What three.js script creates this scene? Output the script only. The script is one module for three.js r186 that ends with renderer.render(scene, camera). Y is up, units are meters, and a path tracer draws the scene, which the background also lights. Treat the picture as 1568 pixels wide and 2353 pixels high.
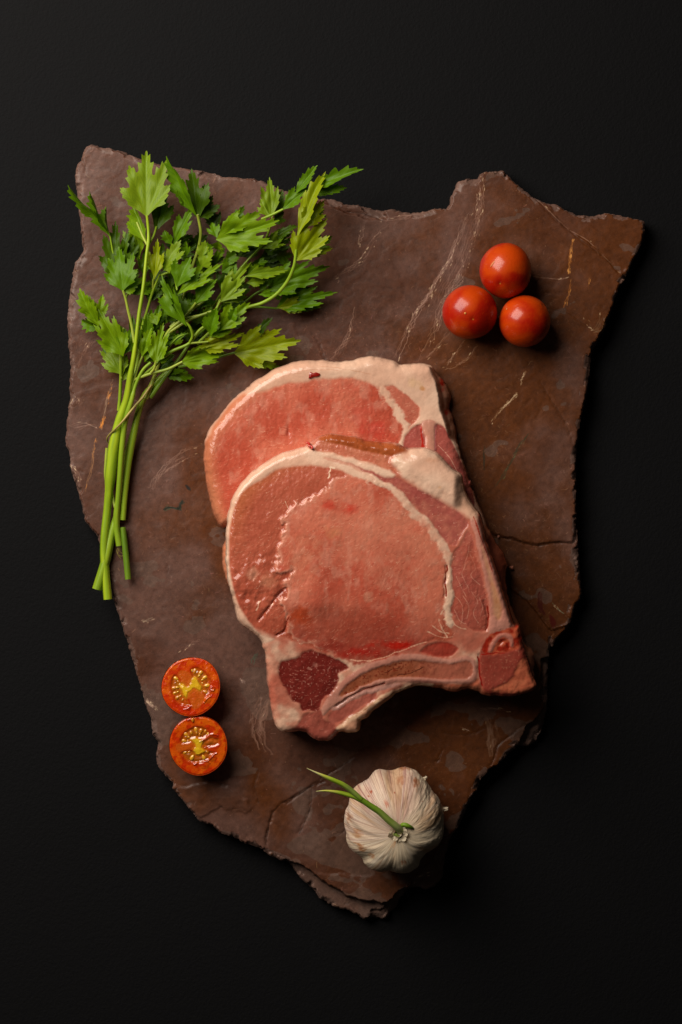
import * as THREE from 'three';
import { mergeGeometries, mergeVertices } from 'three/addons/utils/BufferGeometryUtils.js';
import { RectAreaLightUniformsLib } from 'three/addons/lights/RectAreaLightUniformsLib.js';

// ------------------------------------------------------------------ camera, room, lamp, exposure
const S = 0.00025;            // metres per photo unit (photo 1568 units wide)
const YS = 0.012;             // top of the slate
const CAMH = 1.3;             // camera above the top of the slate
const scene = new THREE.Scene();
scene.background = new THREE.Color(0.013, 0.012, 0.011);   // the dark studio round the table
const camera = new THREE.PerspectiveCamera((2 * Math.atan((2353 / 2) * S / CAMH) * 180) / Math.PI, 682 / 1024, 0.05, 12);
camera.up.set(0, 0, -1);
camera.position.set(0, YS + CAMH, 0);
camera.lookAt(0, 0, 0);
const renderer = new THREE.WebGLRenderer({ antialias: true });
renderer.setSize(682, 1024);
renderer.toneMapping = THREE.LinearToneMapping;
renderer.toneMappingExposure = 1.0;
renderer.shadowMap.enabled = true;
RectAreaLightUniformsLib.init();
const LAMP = { at: [-0.50, 0.62, -0.52], size: [0.72, 0.72], aim: [-0.02, 0.0, -0.02], color: [1.0, 0.93, 0.83], power: 8.6, glow: 0.5 };

// ------------------------------------------------------------------ helpers: numbers and noise
const { lerp, clamp, smoothstep: sstep } = THREE.MathUtils;
const ss = (a, b, x) => { const t = clamp((x - a) / (b - a), 0, 1); return t * t * (3 - 2 * t); };
function rng(seed) { let s = seed >>> 0; return () => { s = (s + 0x6d2b79f5) | 0; let t = Math.imul(s ^ (s >>> 15), 1 | s); t = (t + Math.imul(t ^ (t >>> 7), 61 | t)) ^ t; return ((t ^ (t >>> 14)) >>> 0) / 4294967296; }; }
const HASH = new Float32Array(65536);
{ const r = rng(77); for (let i = 0; i < 65536; i++) HASH[i] = r(); }
const h2 = (x, y) => HASH[((x * 374761 + y * 668265 + ((x * y) | 0) * 31) & 65535) ^ ((y * 7919) & 65535)];
function vn(x, y) {           // value noise 0..1
  const ix = Math.floor(x), iy = Math.floor(y), fx = x - ix, fy = y - iy;
  const u = fx * fx * (3 - 2 * fx), v = fy * fy * (3 - 2 * fy);
  const a = h2(ix, iy), b = h2(ix + 1, iy), c = h2(ix, iy + 1), d = h2(ix + 1, iy + 1);
  return a + (b - a) * u + (c - a) * v + (a - b - c + d) * u * v;
}
function fbm(x, y, o = 4) { let s = 0, a = 0.5, n = 0; for (let i = 0; i < o; i++) { s += a * vn(x, y); n += a; a *= 0.5; const t = x * 1.616 - y * 1.21 + 17.3; y = x * 1.21 + y * 1.616 + 5.1; x = t; } return s / n; }
const sn = (x, y, o = 3) => fbm(x, y, o) * 2 - 1;
const mix3 = (a, b, t) => [a[0] + (b[0] - a[0]) * t, a[1] + (b[1] - a[1]) * t, a[2] + (b[2] - a[2]) * t];
const toS = (c) => { c = clamp(c, 0, 1); return 255 * (c <= 0.0031308 ? c * 12.92 : 1.055 * Math.pow(c, 1 / 2.4) - 0.055); };
const lin = (r, g, b) => new THREE.Color().setRGB(r, g, b);

// ------------------------------------------------------------------ helpers: places
const kAt = (y) => (CAMH - (y - YS)) / CAMH;
const W = (px, py, y = YS) => { const k = kAt(y); return [(px - 784) * S * k, y, (py - 1176.5) * S * k]; };
// each close study of the photograph has its own origin and scale
const frame = (ox, oy, s) => (u, v) => [ox + s * u, oy + s * v];
const FA = frame(114.9, 315.9, 0.2564), FB = frame(344.6, 315.9, 0.3297), FC = frame(689.2, 344.6, 0.2930), FD = frame(976.4, 344.6, 0.3480),
  FE = frame(448, 792.6, 0.4103), FF = frame(488.2, 976.4, 0.4945), FG = frame(344.6, 1464.6, 0.1465), FH = frame(660.5, 1711.6, 0.2747),
  FI = frame(114.9, 861.5, 0.2564), FJ = frame(976.4, 804.1, 0.2930), FK = frame(919, 1378.4, 0.2930), FL = frame(229.7, 1321, 0.3297), FN = frame(919, 1005.1, 0.2686);
const pairs = (f, list) => { const out = []; for (let i = 0; i < list.length; i += 2) out.push(f(list[i], list[i + 1])); return out; };
const plan = (pts, y) => pts.map(([px, py]) => { const w = W(px, py, y); return [w[0], w[2]]; });
function smoothClosed(p, n = 4) {
  const out = [], m = p.length, q = (a, b, c, d, t) => 0.5 * (2 * b + (c - a) * t + (2 * a - 5 * b + 4 * c - d) * t * t + (3 * b - a - 3 * c + d) * t * t * t);
  for (let i = 0; i < m; i++) { const A = p[(i + m - 1) % m], B = p[i], C = p[(i + 1) % m], D = p[(i + 2) % m]; for (let k = 0; k < n; k++) { const t = k / n; out.push([q(A[0], B[0], C[0], D[0], t), q(A[1], B[1], C[1], D[1], t)]); } }
  return out;
}
function smoothOpen(p, n = 5) {
  const out = [], m = p.length, q = (a, b, c, d, t) => 0.5 * (2 * b + (c - a) * t + (2 * a - 5 * b + 4 * c - d) * t * t + (3 * b - a - 3 * c + d) * t * t * t);
  for (let i = 0; i < m - 1; i++) { const A = p[Math.max(i - 1, 0)], B = p[i], C = p[i + 1], D = p[Math.min(i + 2, m - 1)]; for (let k = 0; k < n; k++) { const t = k / n; out.push([q(A[0], B[0], C[0], D[0], t), q(A[1], B[1], C[1], D[1], t)]); } }
  out.push(p[m - 1]); return out;
}
function polySdf(P, x, y) {   // negative inside
  let d = Infinity, s = 1;
  for (let i = 0, j = P.length - 1; i < P.length; j = i++) {
    const xi = P[i][0], yi = P[i][1], xj = P[j][0], yj = P[j][1], ex = xj - xi, ey = yj - yi, wx = x - xi, wy = y - yi;
    const t = clamp((wx * ex + wy * ey) / (ex * ex + ey * ey + 1e-18), 0, 1), bx = wx - ex * t, by = wy - ey * t, dd = bx * bx + by * by;
    if (dd < d) d = dd;
    const c1 = y >= yi, c2 = y < yj, c3 = ex * wy > ey * wx;
    if ((c1 && c2 && c3) || (!c1 && !c2 && !c3)) s = -s;
  }
  return s * Math.sqrt(d);
}
function lineDist(P, x, y) {
  let d = Infinity;
  for (let i = 1; i < P.length; i++) {
    const xi = P[i - 1][0], yi = P[i - 1][1], ex = P[i][0] - xi, ey = P[i][1] - yi, wx = x - xi, wy = y - yi;
    const t = clamp((wx * ex + wy * ey) / (ex * ex + ey * ey + 1e-18), 0, 1), bx = wx - ex * t, by = wy - ey * t, dd = bx * bx + by * by;
    if (dd < d) d = dd;
  }
  return Math.sqrt(d);
}
class Grid2 {                 // a field sampled once, read back smoothly
  constructor(b, step, f) {
    this.b = b; this.s = step; this.nx = Math.ceil((b[2] - b[0]) / step) + 1; this.nz = Math.ceil((b[3] - b[1]) / step) + 1;
    this.d = new Float32Array(this.nx * this.nz);
    for (let j = 0, k = 0; j < this.nz; j++) for (let i = 0; i < this.nx; i++, k++) this.d[k] = f(b[0] + i * step, b[1] + j * step);
  }
  at(x, z) {
    const u = clamp((x - this.b[0]) / this.s, 0, this.nx - 1.001), v = clamp((z - this.b[1]) / this.s, 0, this.nz - 1.001), i = u | 0, j = v | 0, fx = u - i, fy = v - j, k = j * this.nx + i, d = this.d;
    return (d[k] * (1 - fx) + d[k + 1] * fx) * (1 - fy) + (d[k + this.nx] * (1 - fx) + d[k + this.nx + 1] * fx) * fy;
  }
}
const bounds = (P, pad) => [Math.min(...P.map((p) => p[0])) - pad, Math.min(...P.map((p) => p[1])) - pad, Math.max(...P.map((p) => p[0])) + pad, Math.max(...P.map((p) => p[1])) + pad];

// ------------------------------------------------------------------ helpers: things and parts
const taken = new Map();
const numbered = (n) => { const k = taken.get(n) ?? 0; taken.set(n, k + 1); return k ? `${n}_${String(k).padStart(3, '0')}` : n; };
function thing(name, label, category, at = [0, 0, 0], group) {
  const o = new THREE.Group(); o.name = numbered(name); scene.add(o); o.position.set(...at);
  o.userData = { label, category }; if (group) o.userData.group = group;
  return o;
}
function part(name, geometry, material, parent, label) {
  const m = new THREE.Mesh(geometry, material); m.name = numbered(name); m.castShadow = m.receiveShadow = true; parent.add(m);
  if (label) m.userData.label = label;
  return m;
}
// A body whose top is a height field, cut to an outline, with walls down to its underside, split into regions (one geometry per connected piece).
function fieldBody({ b, step, sdf, height, regionOf, bottom, bulge = 0, rows = 3, origin = [0, 0, 0], minPiece = 40, underside = true }) {
  const nx = Math.ceil((b[2] - b[0]) / step) + 1, nz = Math.ceil((b[3] - b[1]) / step) + 1, N = nx * nz;
  const sd = new Float32Array(N), H = new Float32Array(N);
  for (let j = 0, k = 0; j < nz; j++) for (let i = 0; i < nx; i++, k++) { const x = b[0] + i * step, z = b[1] + j * step; sd[k] = sdf(x, z); H[k] = sd[k] < step * 4 ? height(x, z, Math.min(sd[k], 0)) : 0; }
  const pos = [], nor = [], uv = [], id = new Int32Array(N).fill(-1), tris = [], edges = new Map();
  const nrm = (i, j) => { const i0 = Math.max(i - 1, 0), i1 = Math.min(i + 1, nx - 1), j0 = Math.max(j - 1, 0), j1 = Math.min(j + 1, nz - 1); return [(H[j * nx + i0] - H[j * nx + i1]) / ((i1 - i0) * step), 1, (H[j0 * nx + i] - H[j1 * nx + i]) / ((j1 - j0) * step)]; };
  const put = (x, y, z, n) => { const l = Math.hypot(...n); pos.push(x - origin[0], y - origin[1], z - origin[2]); nor.push(n[0] / l, n[1] / l, n[2] / l); uv.push((x - b[0]) / (b[2] - b[0]), 1 - (z - b[1]) / (b[3] - b[1])); return pos.length / 3 - 1; };
  const node = (i, j) => { const k = j * nx + i; if (id[k] < 0) id[k] = put(b[0] + i * step, H[k], b[1] + j * step, nrm(i, j)); return id[k]; };
  const rim = [];
  const cut = (i, j, p, q) => {
    const a = j * nx + i, c = q * nx + p, key = a < c ? a * N + c : c * N + a;
    let e = edges.get(key);
    if (e === undefined) { const t = sd[a] / (sd[a] - sd[c]), n1 = nrm(i, j), n2 = nrm(p, q); e = put(b[0] + lerp(i, p, t) * step, lerp(H[a], H[c], t), b[1] + lerp(j, q, t) * step, [lerp(n1[0], n2[0], t), 1, lerp(n1[2], n2[2], t)]); edges.set(key, e); }
    return e;
  };
  for (let j = 0; j < nz - 1; j++) for (let i = 0; i < nx - 1; i++) {
    const c = [[i, j], [i, j + 1], [i + 1, j + 1], [i + 1, j]], ins = c.map(([p, q]) => sd[q * nx + p] < 0), n = ins.filter(Boolean).length;
    if (!n) continue;
    const poly = [], flag = [];
    for (let k = 0; k < 4; k++) { const A = c[k], B = c[(k + 1) % 4]; if (ins[k]) { poly.push(node(...A)); flag.push(0); } if (ins[k] !== ins[(k + 1) % 4]) { poly.push(cut(...A, ...B)); flag.push(1); } }
    for (let k = 1; k < poly.length - 1; k++) tris.push(poly[0], poly[k], poly[k + 1]);
    for (let k = 0; k < poly.length; k++) { const m = (k + 1) % poly.length; if (flag[k] && flag[m] && n < 4) { rim.push(poly[k], poly[m]); } }
  }
  const nTop = tris.length / 3, topVerts = pos.length / 3;
  // walls
  const colOf = new Map(), g = (x, z) => { const e = step * 0.7, gx = sdf(x + e, z) - sdf(x - e, z), gz = sdf(x, z + e) - sdf(x, z - e), l = Math.hypot(gx, gz) || 1; return [gx / l, gz / l]; };
  const col = (v) => {
    if (colOf.has(v)) return colOf.get(v);
    const x = pos[v * 3] + origin[0], y = pos[v * 3 + 1] + origin[1], z = pos[v * 3 + 2] + origin[2], n = g(x, z), lo = Math.min(bottom(x, z), y - 0.0005), ids = [];
    for (let r = 0; r <= rows; r++) {
      const t = r / rows, out = bulge * Math.sin(Math.PI * Math.min(1, t * 0.9 + 0.05)) * (0.8 + 0.4 * vn(x * 120 + t * 3, z * 120)) + (r ? (vn(x * 400 + r * 9, z * 400) - 0.5) * bulge * 0.22 : 0);
      ids.push(put(x + (r ? n[0] * out : 0), lerp(y, lo, t), z + (r ? n[1] * out : 0), [n[0], r === 0 ? 0.5 : 0.05 - 0.35 * (t - 0.3), n[1]]));
    }
    colOf.set(v, ids); return ids;
  };
  const wallTris = [];
  for (let k = 0; k < rim.length; k += 2) { const A = col(rim[k]), B = col(rim[k + 1]); for (let r = 0; r < rows; r++) wallTris.push(A[r], A[r + 1], B[r], B[r], A[r + 1], B[r + 1]); }
  // regions
  const all = tris.concat(wallTris), nT = all.length / 3, reg = new Int16Array(nT);
  for (let t = 0; t < nT; t++) {
    const a = all[t * 3], bb = all[t * 3 + 1], c = all[t * 3 + 2];
    let x = (pos[a * 3] + pos[bb * 3] + pos[c * 3]) / 3 + origin[0], z = (pos[a * 3 + 2] + pos[bb * 3 + 2] + pos[c * 3 + 2]) / 3 + origin[2];
    if (t >= nTop) { const n = g(x, z), s = sdf(x, z) + step; x -= n[0] * s; z -= n[1] * s; }
    reg[t] = regionOf ? regionOf(x, z) : 0;
  }
  // connected pieces of one region; crumbs of a region join their neighbour
  const weld = new Map();
  for (const [v, ids] of colOf) weld.set(ids[0], v);
  const vk = (v) => weld.get(v) ?? v;
  for (let pass = 0; pass < 3; pass++) {
    const par = new Int32Array(nT).map((_, i) => i), find = (i) => { while (par[i] !== i) i = par[i] = par[par[i]]; return i; };
    const em = new Map(), nb = [];
    for (let t = 0; t < nT; t++) for (let k = 0; k < 3; k++) {
      const p = vk(all[t * 3 + k]), q = vk(all[t * 3 + ((k + 1) % 3)]), key = p < q ? p * 4194304 + q : q * 4194304 + p, o = em.get(key);
      if (o === undefined) em.set(key, t); else { if (reg[o] === reg[t]) par[find(o)] = find(t); else nb.push(o, t); }
    }
    const size = new Map(); for (let t = 0; t < nT; t++) { const f = find(t); size.set(f, (size.get(f) ?? 0) + 1); }
    if (pass === 2) {
      const groups = new Map(); for (let t = 0; t < nT; t++) { const f = find(t); if (!groups.has(f)) groups.set(f, []); groups.get(f).push(t); }
      const out = [];
      for (const list of groups.values()) {
        const map = new Map(), P = [], Nn = [], U = [], I = [];
        for (const t of list) for (let k = 0; k < 3; k++) { const v = all[t * 3 + k]; let m = map.get(v); if (m === undefined) { m = P.length / 3; map.set(v, m); P.push(pos[v * 3], pos[v * 3 + 1], pos[v * 3 + 2]); Nn.push(nor[v * 3], nor[v * 3 + 1], nor[v * 3 + 2]); U.push(uv[v * 2], uv[v * 2 + 1]); } I.push(m); }
        const geo = new THREE.BufferGeometry();
        geo.setAttribute('position', new THREE.Float32BufferAttribute(P, 3)); geo.setAttribute('normal', new THREE.Float32BufferAttribute(Nn, 3)); geo.setAttribute('uv', new THREE.Float32BufferAttribute(U, 2)); geo.setIndex(I);
        out.push({ region: reg[list[0]], geo, n: list.length });
      }
      return out.sort((a, c) => c.n - a.n);
    }
    for (let k = 0; k < nb.length; k += 2) { const o = nb[k], t = nb[k + 1], so = size.get(find(o)), st = size.get(find(t)); if (so < minPiece && st >= minPiece) { const f = find(o); par[f] = f; swap(f, reg[t]); } else if (st < minPiece && so >= minPiece) swap(find(t), reg[o]); }
    function swap(root, r) { (pending[root] ??= r); }
    for (let t = 0; t < nT; t++) { const r = pending[find(t)]; if (r !== undefined) reg[t] = r; }
    pending = {};
  }
}
let pending = {};

// ------------------------------------------------------------------ helpers: textures
function canvasTex(w, h, paint, srgb = true) {
  const c = document.createElement('canvas'); c.width = w; c.height = h;
  paint(c.getContext('2d'), w, h);
  const t = new THREE.CanvasTexture(c); if (srgb) t.colorSpace = THREE.SRGBColorSpace;
  t.wrapS = t.wrapT = THREE.RepeatWrapping;
  return t;
}
function pixelPaint(ctx, w, h, f) {     // f(u, v down) -> linear rgb
  const im = ctx.createImageData(w, h), d = im.data;
  for (let y = 0, k = 0; y < h; y++) for (let x = 0; x < w; x++, k += 4) { const c = f((x + 0.5) / w, (y + 0.5) / h); d[k] = toS(c[0]); d[k + 1] = toS(c[1]); d[k + 2] = toS(c[2]); d[k + 3] = 255; }
  ctx.putImageData(im, 0, 0);
}
function tileNoise(n, f, seed) {        // repeating grey texture built from wrapped value noise layers [cells, weight]
  const r = rng(seed), layers = f.map(([c, a]) => { const [cx, cy] = [].concat(c, c); return [cx, cy, a, Float32Array.from({ length: cx * cy }, r)]; });
  const data = new Uint8Array(n * n * 4);
  for (let y = 0, k = 0; y < n; y++) for (let x = 0; x < n; x++, k += 4) {
    let s = 0, t = 0;
    for (const [c, e, a, g] of layers) {
      const u = (x / n) * c, v = (y / n) * e, i = Math.floor(u), j = Math.floor(v), p = u - i, q = v - j, pu = p * p * (3 - 2 * p), qv = q * q * (3 - 2 * q), i1 = (i + 1) % c, j1 = (j + 1) % e;
      s += a * lerp(lerp(g[j * c + i], g[j * c + i1], pu), lerp(g[j1 * c + i], g[j1 * c + i1], pu), qv); t += a;
    }
    data[k] = data[k + 1] = data[k + 2] = clamp(255 * (0.5 + (s / t - 0.5) * 1.7), 0, 255); data[k + 3] = 255;
  }
  const t = new THREE.DataTexture(data, n, n); t.wrapS = t.wrapT = THREE.RepeatWrapping; t.magFilter = THREE.LinearFilter; t.needsUpdate = true;
  return t;
}
const repeated = (t, a, b = a) => { const c = t.clone(); c.repeat.set(a, b); c.needsUpdate = true; return c; };
const GRAIN = tileNoise(512, [[64, 1], [128, 0.8], [256, 0.5]], 5);
const SOFTN = tileNoise(512, [[16, 1], [32, 0.8], [64, 0.6], [128, 0.3]], 9);

// ------------------------------------------------------------------ the black table top
{
  const g = new THREE.PlaneGeometry(3.2, 3.2); g.rotateX(-Math.PI / 2);
  const m = new THREE.MeshPhysicalMaterial({ color: lin(0.0041, 0.0040, 0.0045), roughness: 0.75, specularIntensity: 0.16, bumpMap: repeated(GRAIN, 36), bumpScale: 0.00012 });
  const o = new THREE.Mesh(g, m); o.name = 'tabletop'; o.receiveShadow = true; scene.add(o);
  o.userData = { kind: 'structure', label: 'matt black paper covered table top' };
}

// ------------------------------------------------------------------ the softbox over the upper left, outside the frame
{
  const t = thing('softbox_lamp', 'large studio softbox lamp that lights the food from the upper left', 'studio lamp', LAMP.at);
  t.lookAt(...LAMP.aim);
  const [w, h] = LAMP.size, d = 0.22;
  const shell = new THREE.BufferGeometry(), P = [], I = [];
  const ring = (hw, hh, z) => P.push(-hw, -hh, z, hw, -hh, z, hw, hh, z, -hw, hh, z);
  ring(w / 2 + 0.012, h / 2 + 0.012, 0.0); ring(w / 2 + 0.012, h / 2 + 0.012, -0.03); ring(0.07, 0.07, -d); ring(0.07, 0.07, -d - 0.14);
  for (let r = 0; r < 3; r++) for (let k = 0; k < 4; k++) { const a = r * 4 + k, b = r * 4 + ((k + 1) % 4); I.push(a, b, a + 4, b, b + 4, a + 4); }
  I.push(12, 13, 14, 12, 14, 15);
  shell.setAttribute('position', new THREE.Float32BufferAttribute(P, 3)); shell.setIndex(I);
  const flat = shell.toNonIndexed(); flat.computeVertexNormals();
  part('housing', flat, new THREE.MeshStandardMaterial({ color: lin(0.02, 0.02, 0.02), roughness: 0.8 }), t);
  part('diffuser', new THREE.PlaneGeometry(w, h), new THREE.MeshStandardMaterial({ color: lin(0.8, 0.8, 0.8), roughness: 1, emissive: lin(...LAMP.color), emissiveIntensity: LAMP.glow }), t).position.z = -0.004;
  const l = new THREE.RectAreaLight(lin(...LAMP.color), LAMP.power, w, h);
  l.position.set(...LAMP.at); l.lookAt(...LAMP.aim); scene.add(l);
}

// ------------------------------------------------------------------ the slate
const SLATE = [];
{
  const A = pairs(FA, [285, 200, 290, 150, 315, 90, 350, 68, 410, 68, 440, 85, 550, 100, 650, 125, 750, 170, 870, 215, 1000, 245, 1180, 270, 1350, 300]);
  const top = [[517, 405.6], [545, 408], [575, 410], [605, 417], [635, 430], [660, 440], [690, 450], [720, 456], [745, 456], [768, 458], [790, 468], [820, 470], [850, 478], [880, 484], [897, 481], [910, 484], [940, 489], [965, 488], [985, 484], [1000, 478], [1015, 480], [1028, 480], [1036, 470], [1040, 450], [1048, 434], [1053, 416], [1075, 411], [1100, 410], [1108, 396], [1120, 393], [1158, 393], [1172, 408], [1195, 428], [1220, 448], [1238, 460], [1260, 468], [1280, 468], [1300, 482], [1330, 494], [1365, 497], [1390, 490], [1415, 491], [1440, 498], [1470, 503], [1482, 508], [1483, 535], [1470, 570], [1452, 605], [1437, 640], [1425, 655], [1412, 690], [1395, 740], [1378, 775], [1362, 803]];
  const right = pairs(FJ, [1300, 100, 1270, 330, 1240, 470, 1215, 600, 1190, 800, 1185, 930, 1187, 1200, 1185, 1380, 1195, 1420, 1210, 1620, 1222, 1760, 1228, 1900, 1205, 1970, 1178, 2000, 1165, 2090, 1120, 2190, 1030, 2270, 1000, 2350]);
  const low = pairs(FK, [1180, 300, 1168, 480, 1165, 620, 1160, 800, 1135, 960, 1110, 1040, 1070, 1110, 1030, 1150, 980, 1150, 930, 1140, 870, 1190, 800, 1260, 770, 1300, 700, 1335, 640, 1400, 600, 1500, 540, 1600, 500, 1680, 460, 1780, 410, 1850, 380, 1890]);
  const foot = pairs(FH, [1345, 820, 1320, 950, 1300, 1060, 1295, 1130, 1240, 1190, 1160, 1225, 1090, 1200, 1035, 1200, 990, 1240, 930, 1310, 910, 1380, 850, 1420, 835, 1475, 760, 1465, 700, 1455, 650, 1475, 590, 1430, 540, 1410, 490, 1385, 440, 1385, 400, 1370, 340, 1335, 280, 1300, 230, 1240, 160, 1170, 80, 1090, 30, 1010]);
  const left = pairs(FL, [1310, 2010, 1170, 1950, 1130, 1910, 1000, 1865, 900, 1820, 830, 1795, 780, 1745, 720, 1730, 680, 1700, 630, 1640, 580, 1575, 545, 1530, 512, 1490, 510, 1450, 440, 1385, 403, 1335, 400, 1250, 403, 1170, 372, 1120, 355, 990, 310, 860, 260, 700, 200, 500, 150, 330, 85, 150]);
  const side = pairs(FI, [570, 2000, 510, 1740, 450, 1510, 420, 1440, 370, 1370, 315, 1310, 295, 1220, 260, 1080, 235, 1000, 180, 790, 180, 720, 140, 600, 155, 450, 165, 300, 185, 200, 180, 140]);
  const sideTop = pairs(FA, [178, 2240, 185, 2050, 165, 1820, 160, 1600, 165, 1450, 195, 1330, 205, 1200, 230, 1110, 275, 1060, 300, 1010, 285, 880, 260, 680, 245, 550, 235, 420, 225, 300, 240, 240]);
  SLATE.push(...A, ...top, ...right, ...low, ...foot, ...left, ...side, ...sideTop);
}
const slateTop = { h: () => YS };
{
  const out = plan(SLATE, YS), b = bounds(out, 0.004);
  const rawEdge = new Grid2(b, 0.0009, (x, z) => polySdf(out, x, z));
  const sdf = (x, z) => rawEdge.at(x, z) + sn(x * 420, z * 420, 3) * 0.0007 + sn(x * 1300 + 9, z * 1300, 2) * 0.0004;
  // broken layers: [outline, depth below the top]
  const G = (f, list) => plan(pairs(f, list), YS);
  const steps = [
    [G(FH, [-20, 975, 120, 1015, 250, 1105, 400, 1210, 480, 1262, 600, 1308, 700, 1318, 800, 1328, 855, 1322, 930, 1215, 1010, 1190, 1010, 1500, 400, 1600, -60, 1100]), 0.0046],
    [G(FH, [700, 1390, 780, 1385, 850, 1350, 930, 1290, 960, 1500, 690, 1530]), 0.0066],
    [G(FH, [1010, 1215, 1060, 1140, 1130, 1040, 1230, 960, 1280, 850, 1400, 850, 1400, 1260, 1040, 1260]), 0.0048],
    [G(FK, [920, 1160, 960, 1080, 1010, 990, 1080, 920, 1130, 860, 1110, 760, 1112, 600, 1125, 450, 1250, 440, 1250, 1200, 930, 1200]), 0.0052],
    [G(FJ, [640, 1850, 800, 1960, 880, 2060, 950, 2160, 1000, 2200, 1120, 2150, 1200, 2150, 1200, 2500, 600, 2500, 560, 2000]), 0.0015],
    [G(FJ, [510, 1440, 700, 1490, 890, 1530, 1050, 1505, 1172, 1505, 1188, 1380, 1300, 1380, 1300, 1900, 1150, 2120, 1000, 2195, 950, 2150, 880, 2050, 800, 1950, 640, 1840, 480, 1700]), 0.0009],
    [plan([[690, 445], [740, 466], [800, 488], [860, 505], [890, 500], [880, 470], [760, 430]], YS), 0.0016],
    [G(FD, [620, 215, 700, 290, 790, 370, 880, 460, 960, 530, 1080, 600, 1200, 720, 1290, 810, 1600, 700, 1600, 300, 900, 250]), 0.0005],
    [G(FL, [1480, 1470, 1380, 1530, 1270, 1590, 1210, 1650, 1170, 1780, 1150, 1900, 1250, 2060, 1900, 2100, 1900, 1700, 1568, 1440]), 0.0004],
    [G(FL, [590, 1480, 760, 1440, 900, 1480, 1010, 1560, 1060, 1640, 1010, 1650, 830, 1620, 700, 1690, 560, 1600, 480, 1440]), -0.0006],
  ].map(([p, d]) => ({ d, f: new Grid2(b, 0.0012, (x, z) => polySdf(p, x, z)) }));
  const cracks = [
    [FJ, [510, 1440, 700, 1490, 890, 1530, 1050, 1505, 1175, 1505, 1195, 1380], 1], [FL, [1568, 1440, 1480, 1470, 1380, 1530, 1270, 1590, 1210, 1650, 1170, 1780, 1155, 1880], 1.2],
    [FL, [1480, 1510, 1450, 1680, 1385, 1800], 0.7], [FL, [1110, 1360, 1080, 1460, 1105, 1590], 0.5], [FL, [830, 1610, 930, 1625, 1030, 1640], 0.5], [FH, [560, 90, 430, 190, 200, 340, 0, 490], 0.9], [FH, [200, 350, 180, 560, 90, 740], 0.8], [FH, [480, 620, 470, 720, 410, 750], 0.6],
    [FK, [990, 970, 870, 1060, 770, 1140, 740, 1230, 700, 1310], 0.9], [FK, [680, 1000, 520, 1060, 340, 1040], 0.4], [FK, [330, 1180, 290, 1270], 0.7], [FK, [640, 1390, 570, 1450, 540, 1590], 0.6],
    [FJ, [905, 250, 970, 360, 1060, 500, 1130, 640, 1180, 830], 0.5], [FC, [370, 480, 480, 492, 560, 515, 625, 540], 1], [FD, [700, 290, 880, 470, 960, 540, 1190, 715, 1290, 810], 0.6], [FD, [835, 1050, 950, 1080, 1080, 1170], 0.5],
    [FC, [110, 1470, 155, 1520, 190, 1640], 0.6], [FA, [290, 200, 315, 260, 325, 320], 0.6], [FI, [260, 850, 300, 870], 0.5], [FI, [1060, 1700, 1050, 1770], 0.4], [FL, [1060, 780, 1110, 830, 1110, 900], 0.4],
  ].map(([f, l, w]) => ({ w, p: plan(smoothOpen(pairs(f, l), 4), YS) }));
  const crackF = new Grid2(b, 0.0006, (x, z) => {
    const qx = x + sn(x * 500, z * 500, 3) * 0.0011, qz = z + sn(x * 500 + 40, z * 500, 3) * 0.0011; let v = 0;
    for (const c of cracks) { const B = (c.b ??= bounds(c.p, 0.004)); if (qx < B[0] || qx > B[2] || qz < B[1] || qz > B[3]) continue; const d = lineDist(c.p, qx, qz) / 0.0005; if (d < 3) v = Math.max(v, c.w * (0.55 + 0.6 * vn(x * 300, z * 300)) * Math.exp(-d * d)); }
    return v;
  });
  const level = (x, z) => {
    const wx = x + sn(x * 260, z * 260, 3) * 0.0015, wz = z + sn(x * 260 + 70, z * 260, 3) * 0.0015; let y = 0;
    for (const s of steps) { const d = s.f.at(wx, wz); if (d < 0.001) { const v = s.d * ss(0.0005, -0.0005, d); if (s.d > 0 ? v > y : y === 0) y = v; } }
    return y;
  };
  // chips along the broken edge: each cell has its own bevel
  const chip = (x0, z0) => {
    const x = x0 * 150 + sn(x0 * 300, z0 * 300, 2) * 0.35, z = z0 * 150 + sn(x0 * 300 + 9, z0 * 300, 2) * 0.35, ix = Math.floor(x), iz = Math.floor(z); let best = 9, r = [0, 0];
    for (let j = -1; j <= 1; j++) for (let i = -1; i <= 1; i++) { const p = ix + i, q = iz + j, dx = p + h2(p, q) - x, dz = q + h2(p + 31, q + 7) - z, d = dx * dx + dz * dz; if (d < best) { best = d; r = [h2(p + 5, q + 91), h2(p + 77, q + 3)]; } }
    return r;
  };
  const height = (x, z, sd) => {
    const [c1, c2] = chip(x, z), w = 0.0004 + 0.0040 * c1 * c1, t = clamp(1 + sd / w, 0, 1);
    let y = YS - level(x, z);
    y -= Math.pow(t, 1.3) * (0.0007 + 0.0034 * c2 * (0.4 + 0.6 * c1)) + 0.0006 * ss(-0.0006, 0, sd);
    y += sn(x * 26, z * 26, 2) * 0.00055 + sn(x * 110, z * 110, 3) * 0.00013 + sn(x * 420, z * 420, 2) * 0.00005;
    // shallow flakes whose rims run across the face
    const fl = fbm(x * 34 + 11, z * 34 + 5, 4) * 5; y -= (fl - Math.floor(fl) < 0.5 ? 0 : 0.00008) + 0;
    return y - 0.0008 * crackF.at(x, z);
  };
  slateTop.h = (x, z) => YS - level(x, z);
  const TW = 1500, TH = Math.round((TW * (b[3] - b[1])) / (b[2] - b[0])), px = (p) => [((p[0] - b[0]) / (b[2] - b[0])) * TW, ((p[1] - b[1]) / (b[3] - b[1])) * TH];
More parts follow.
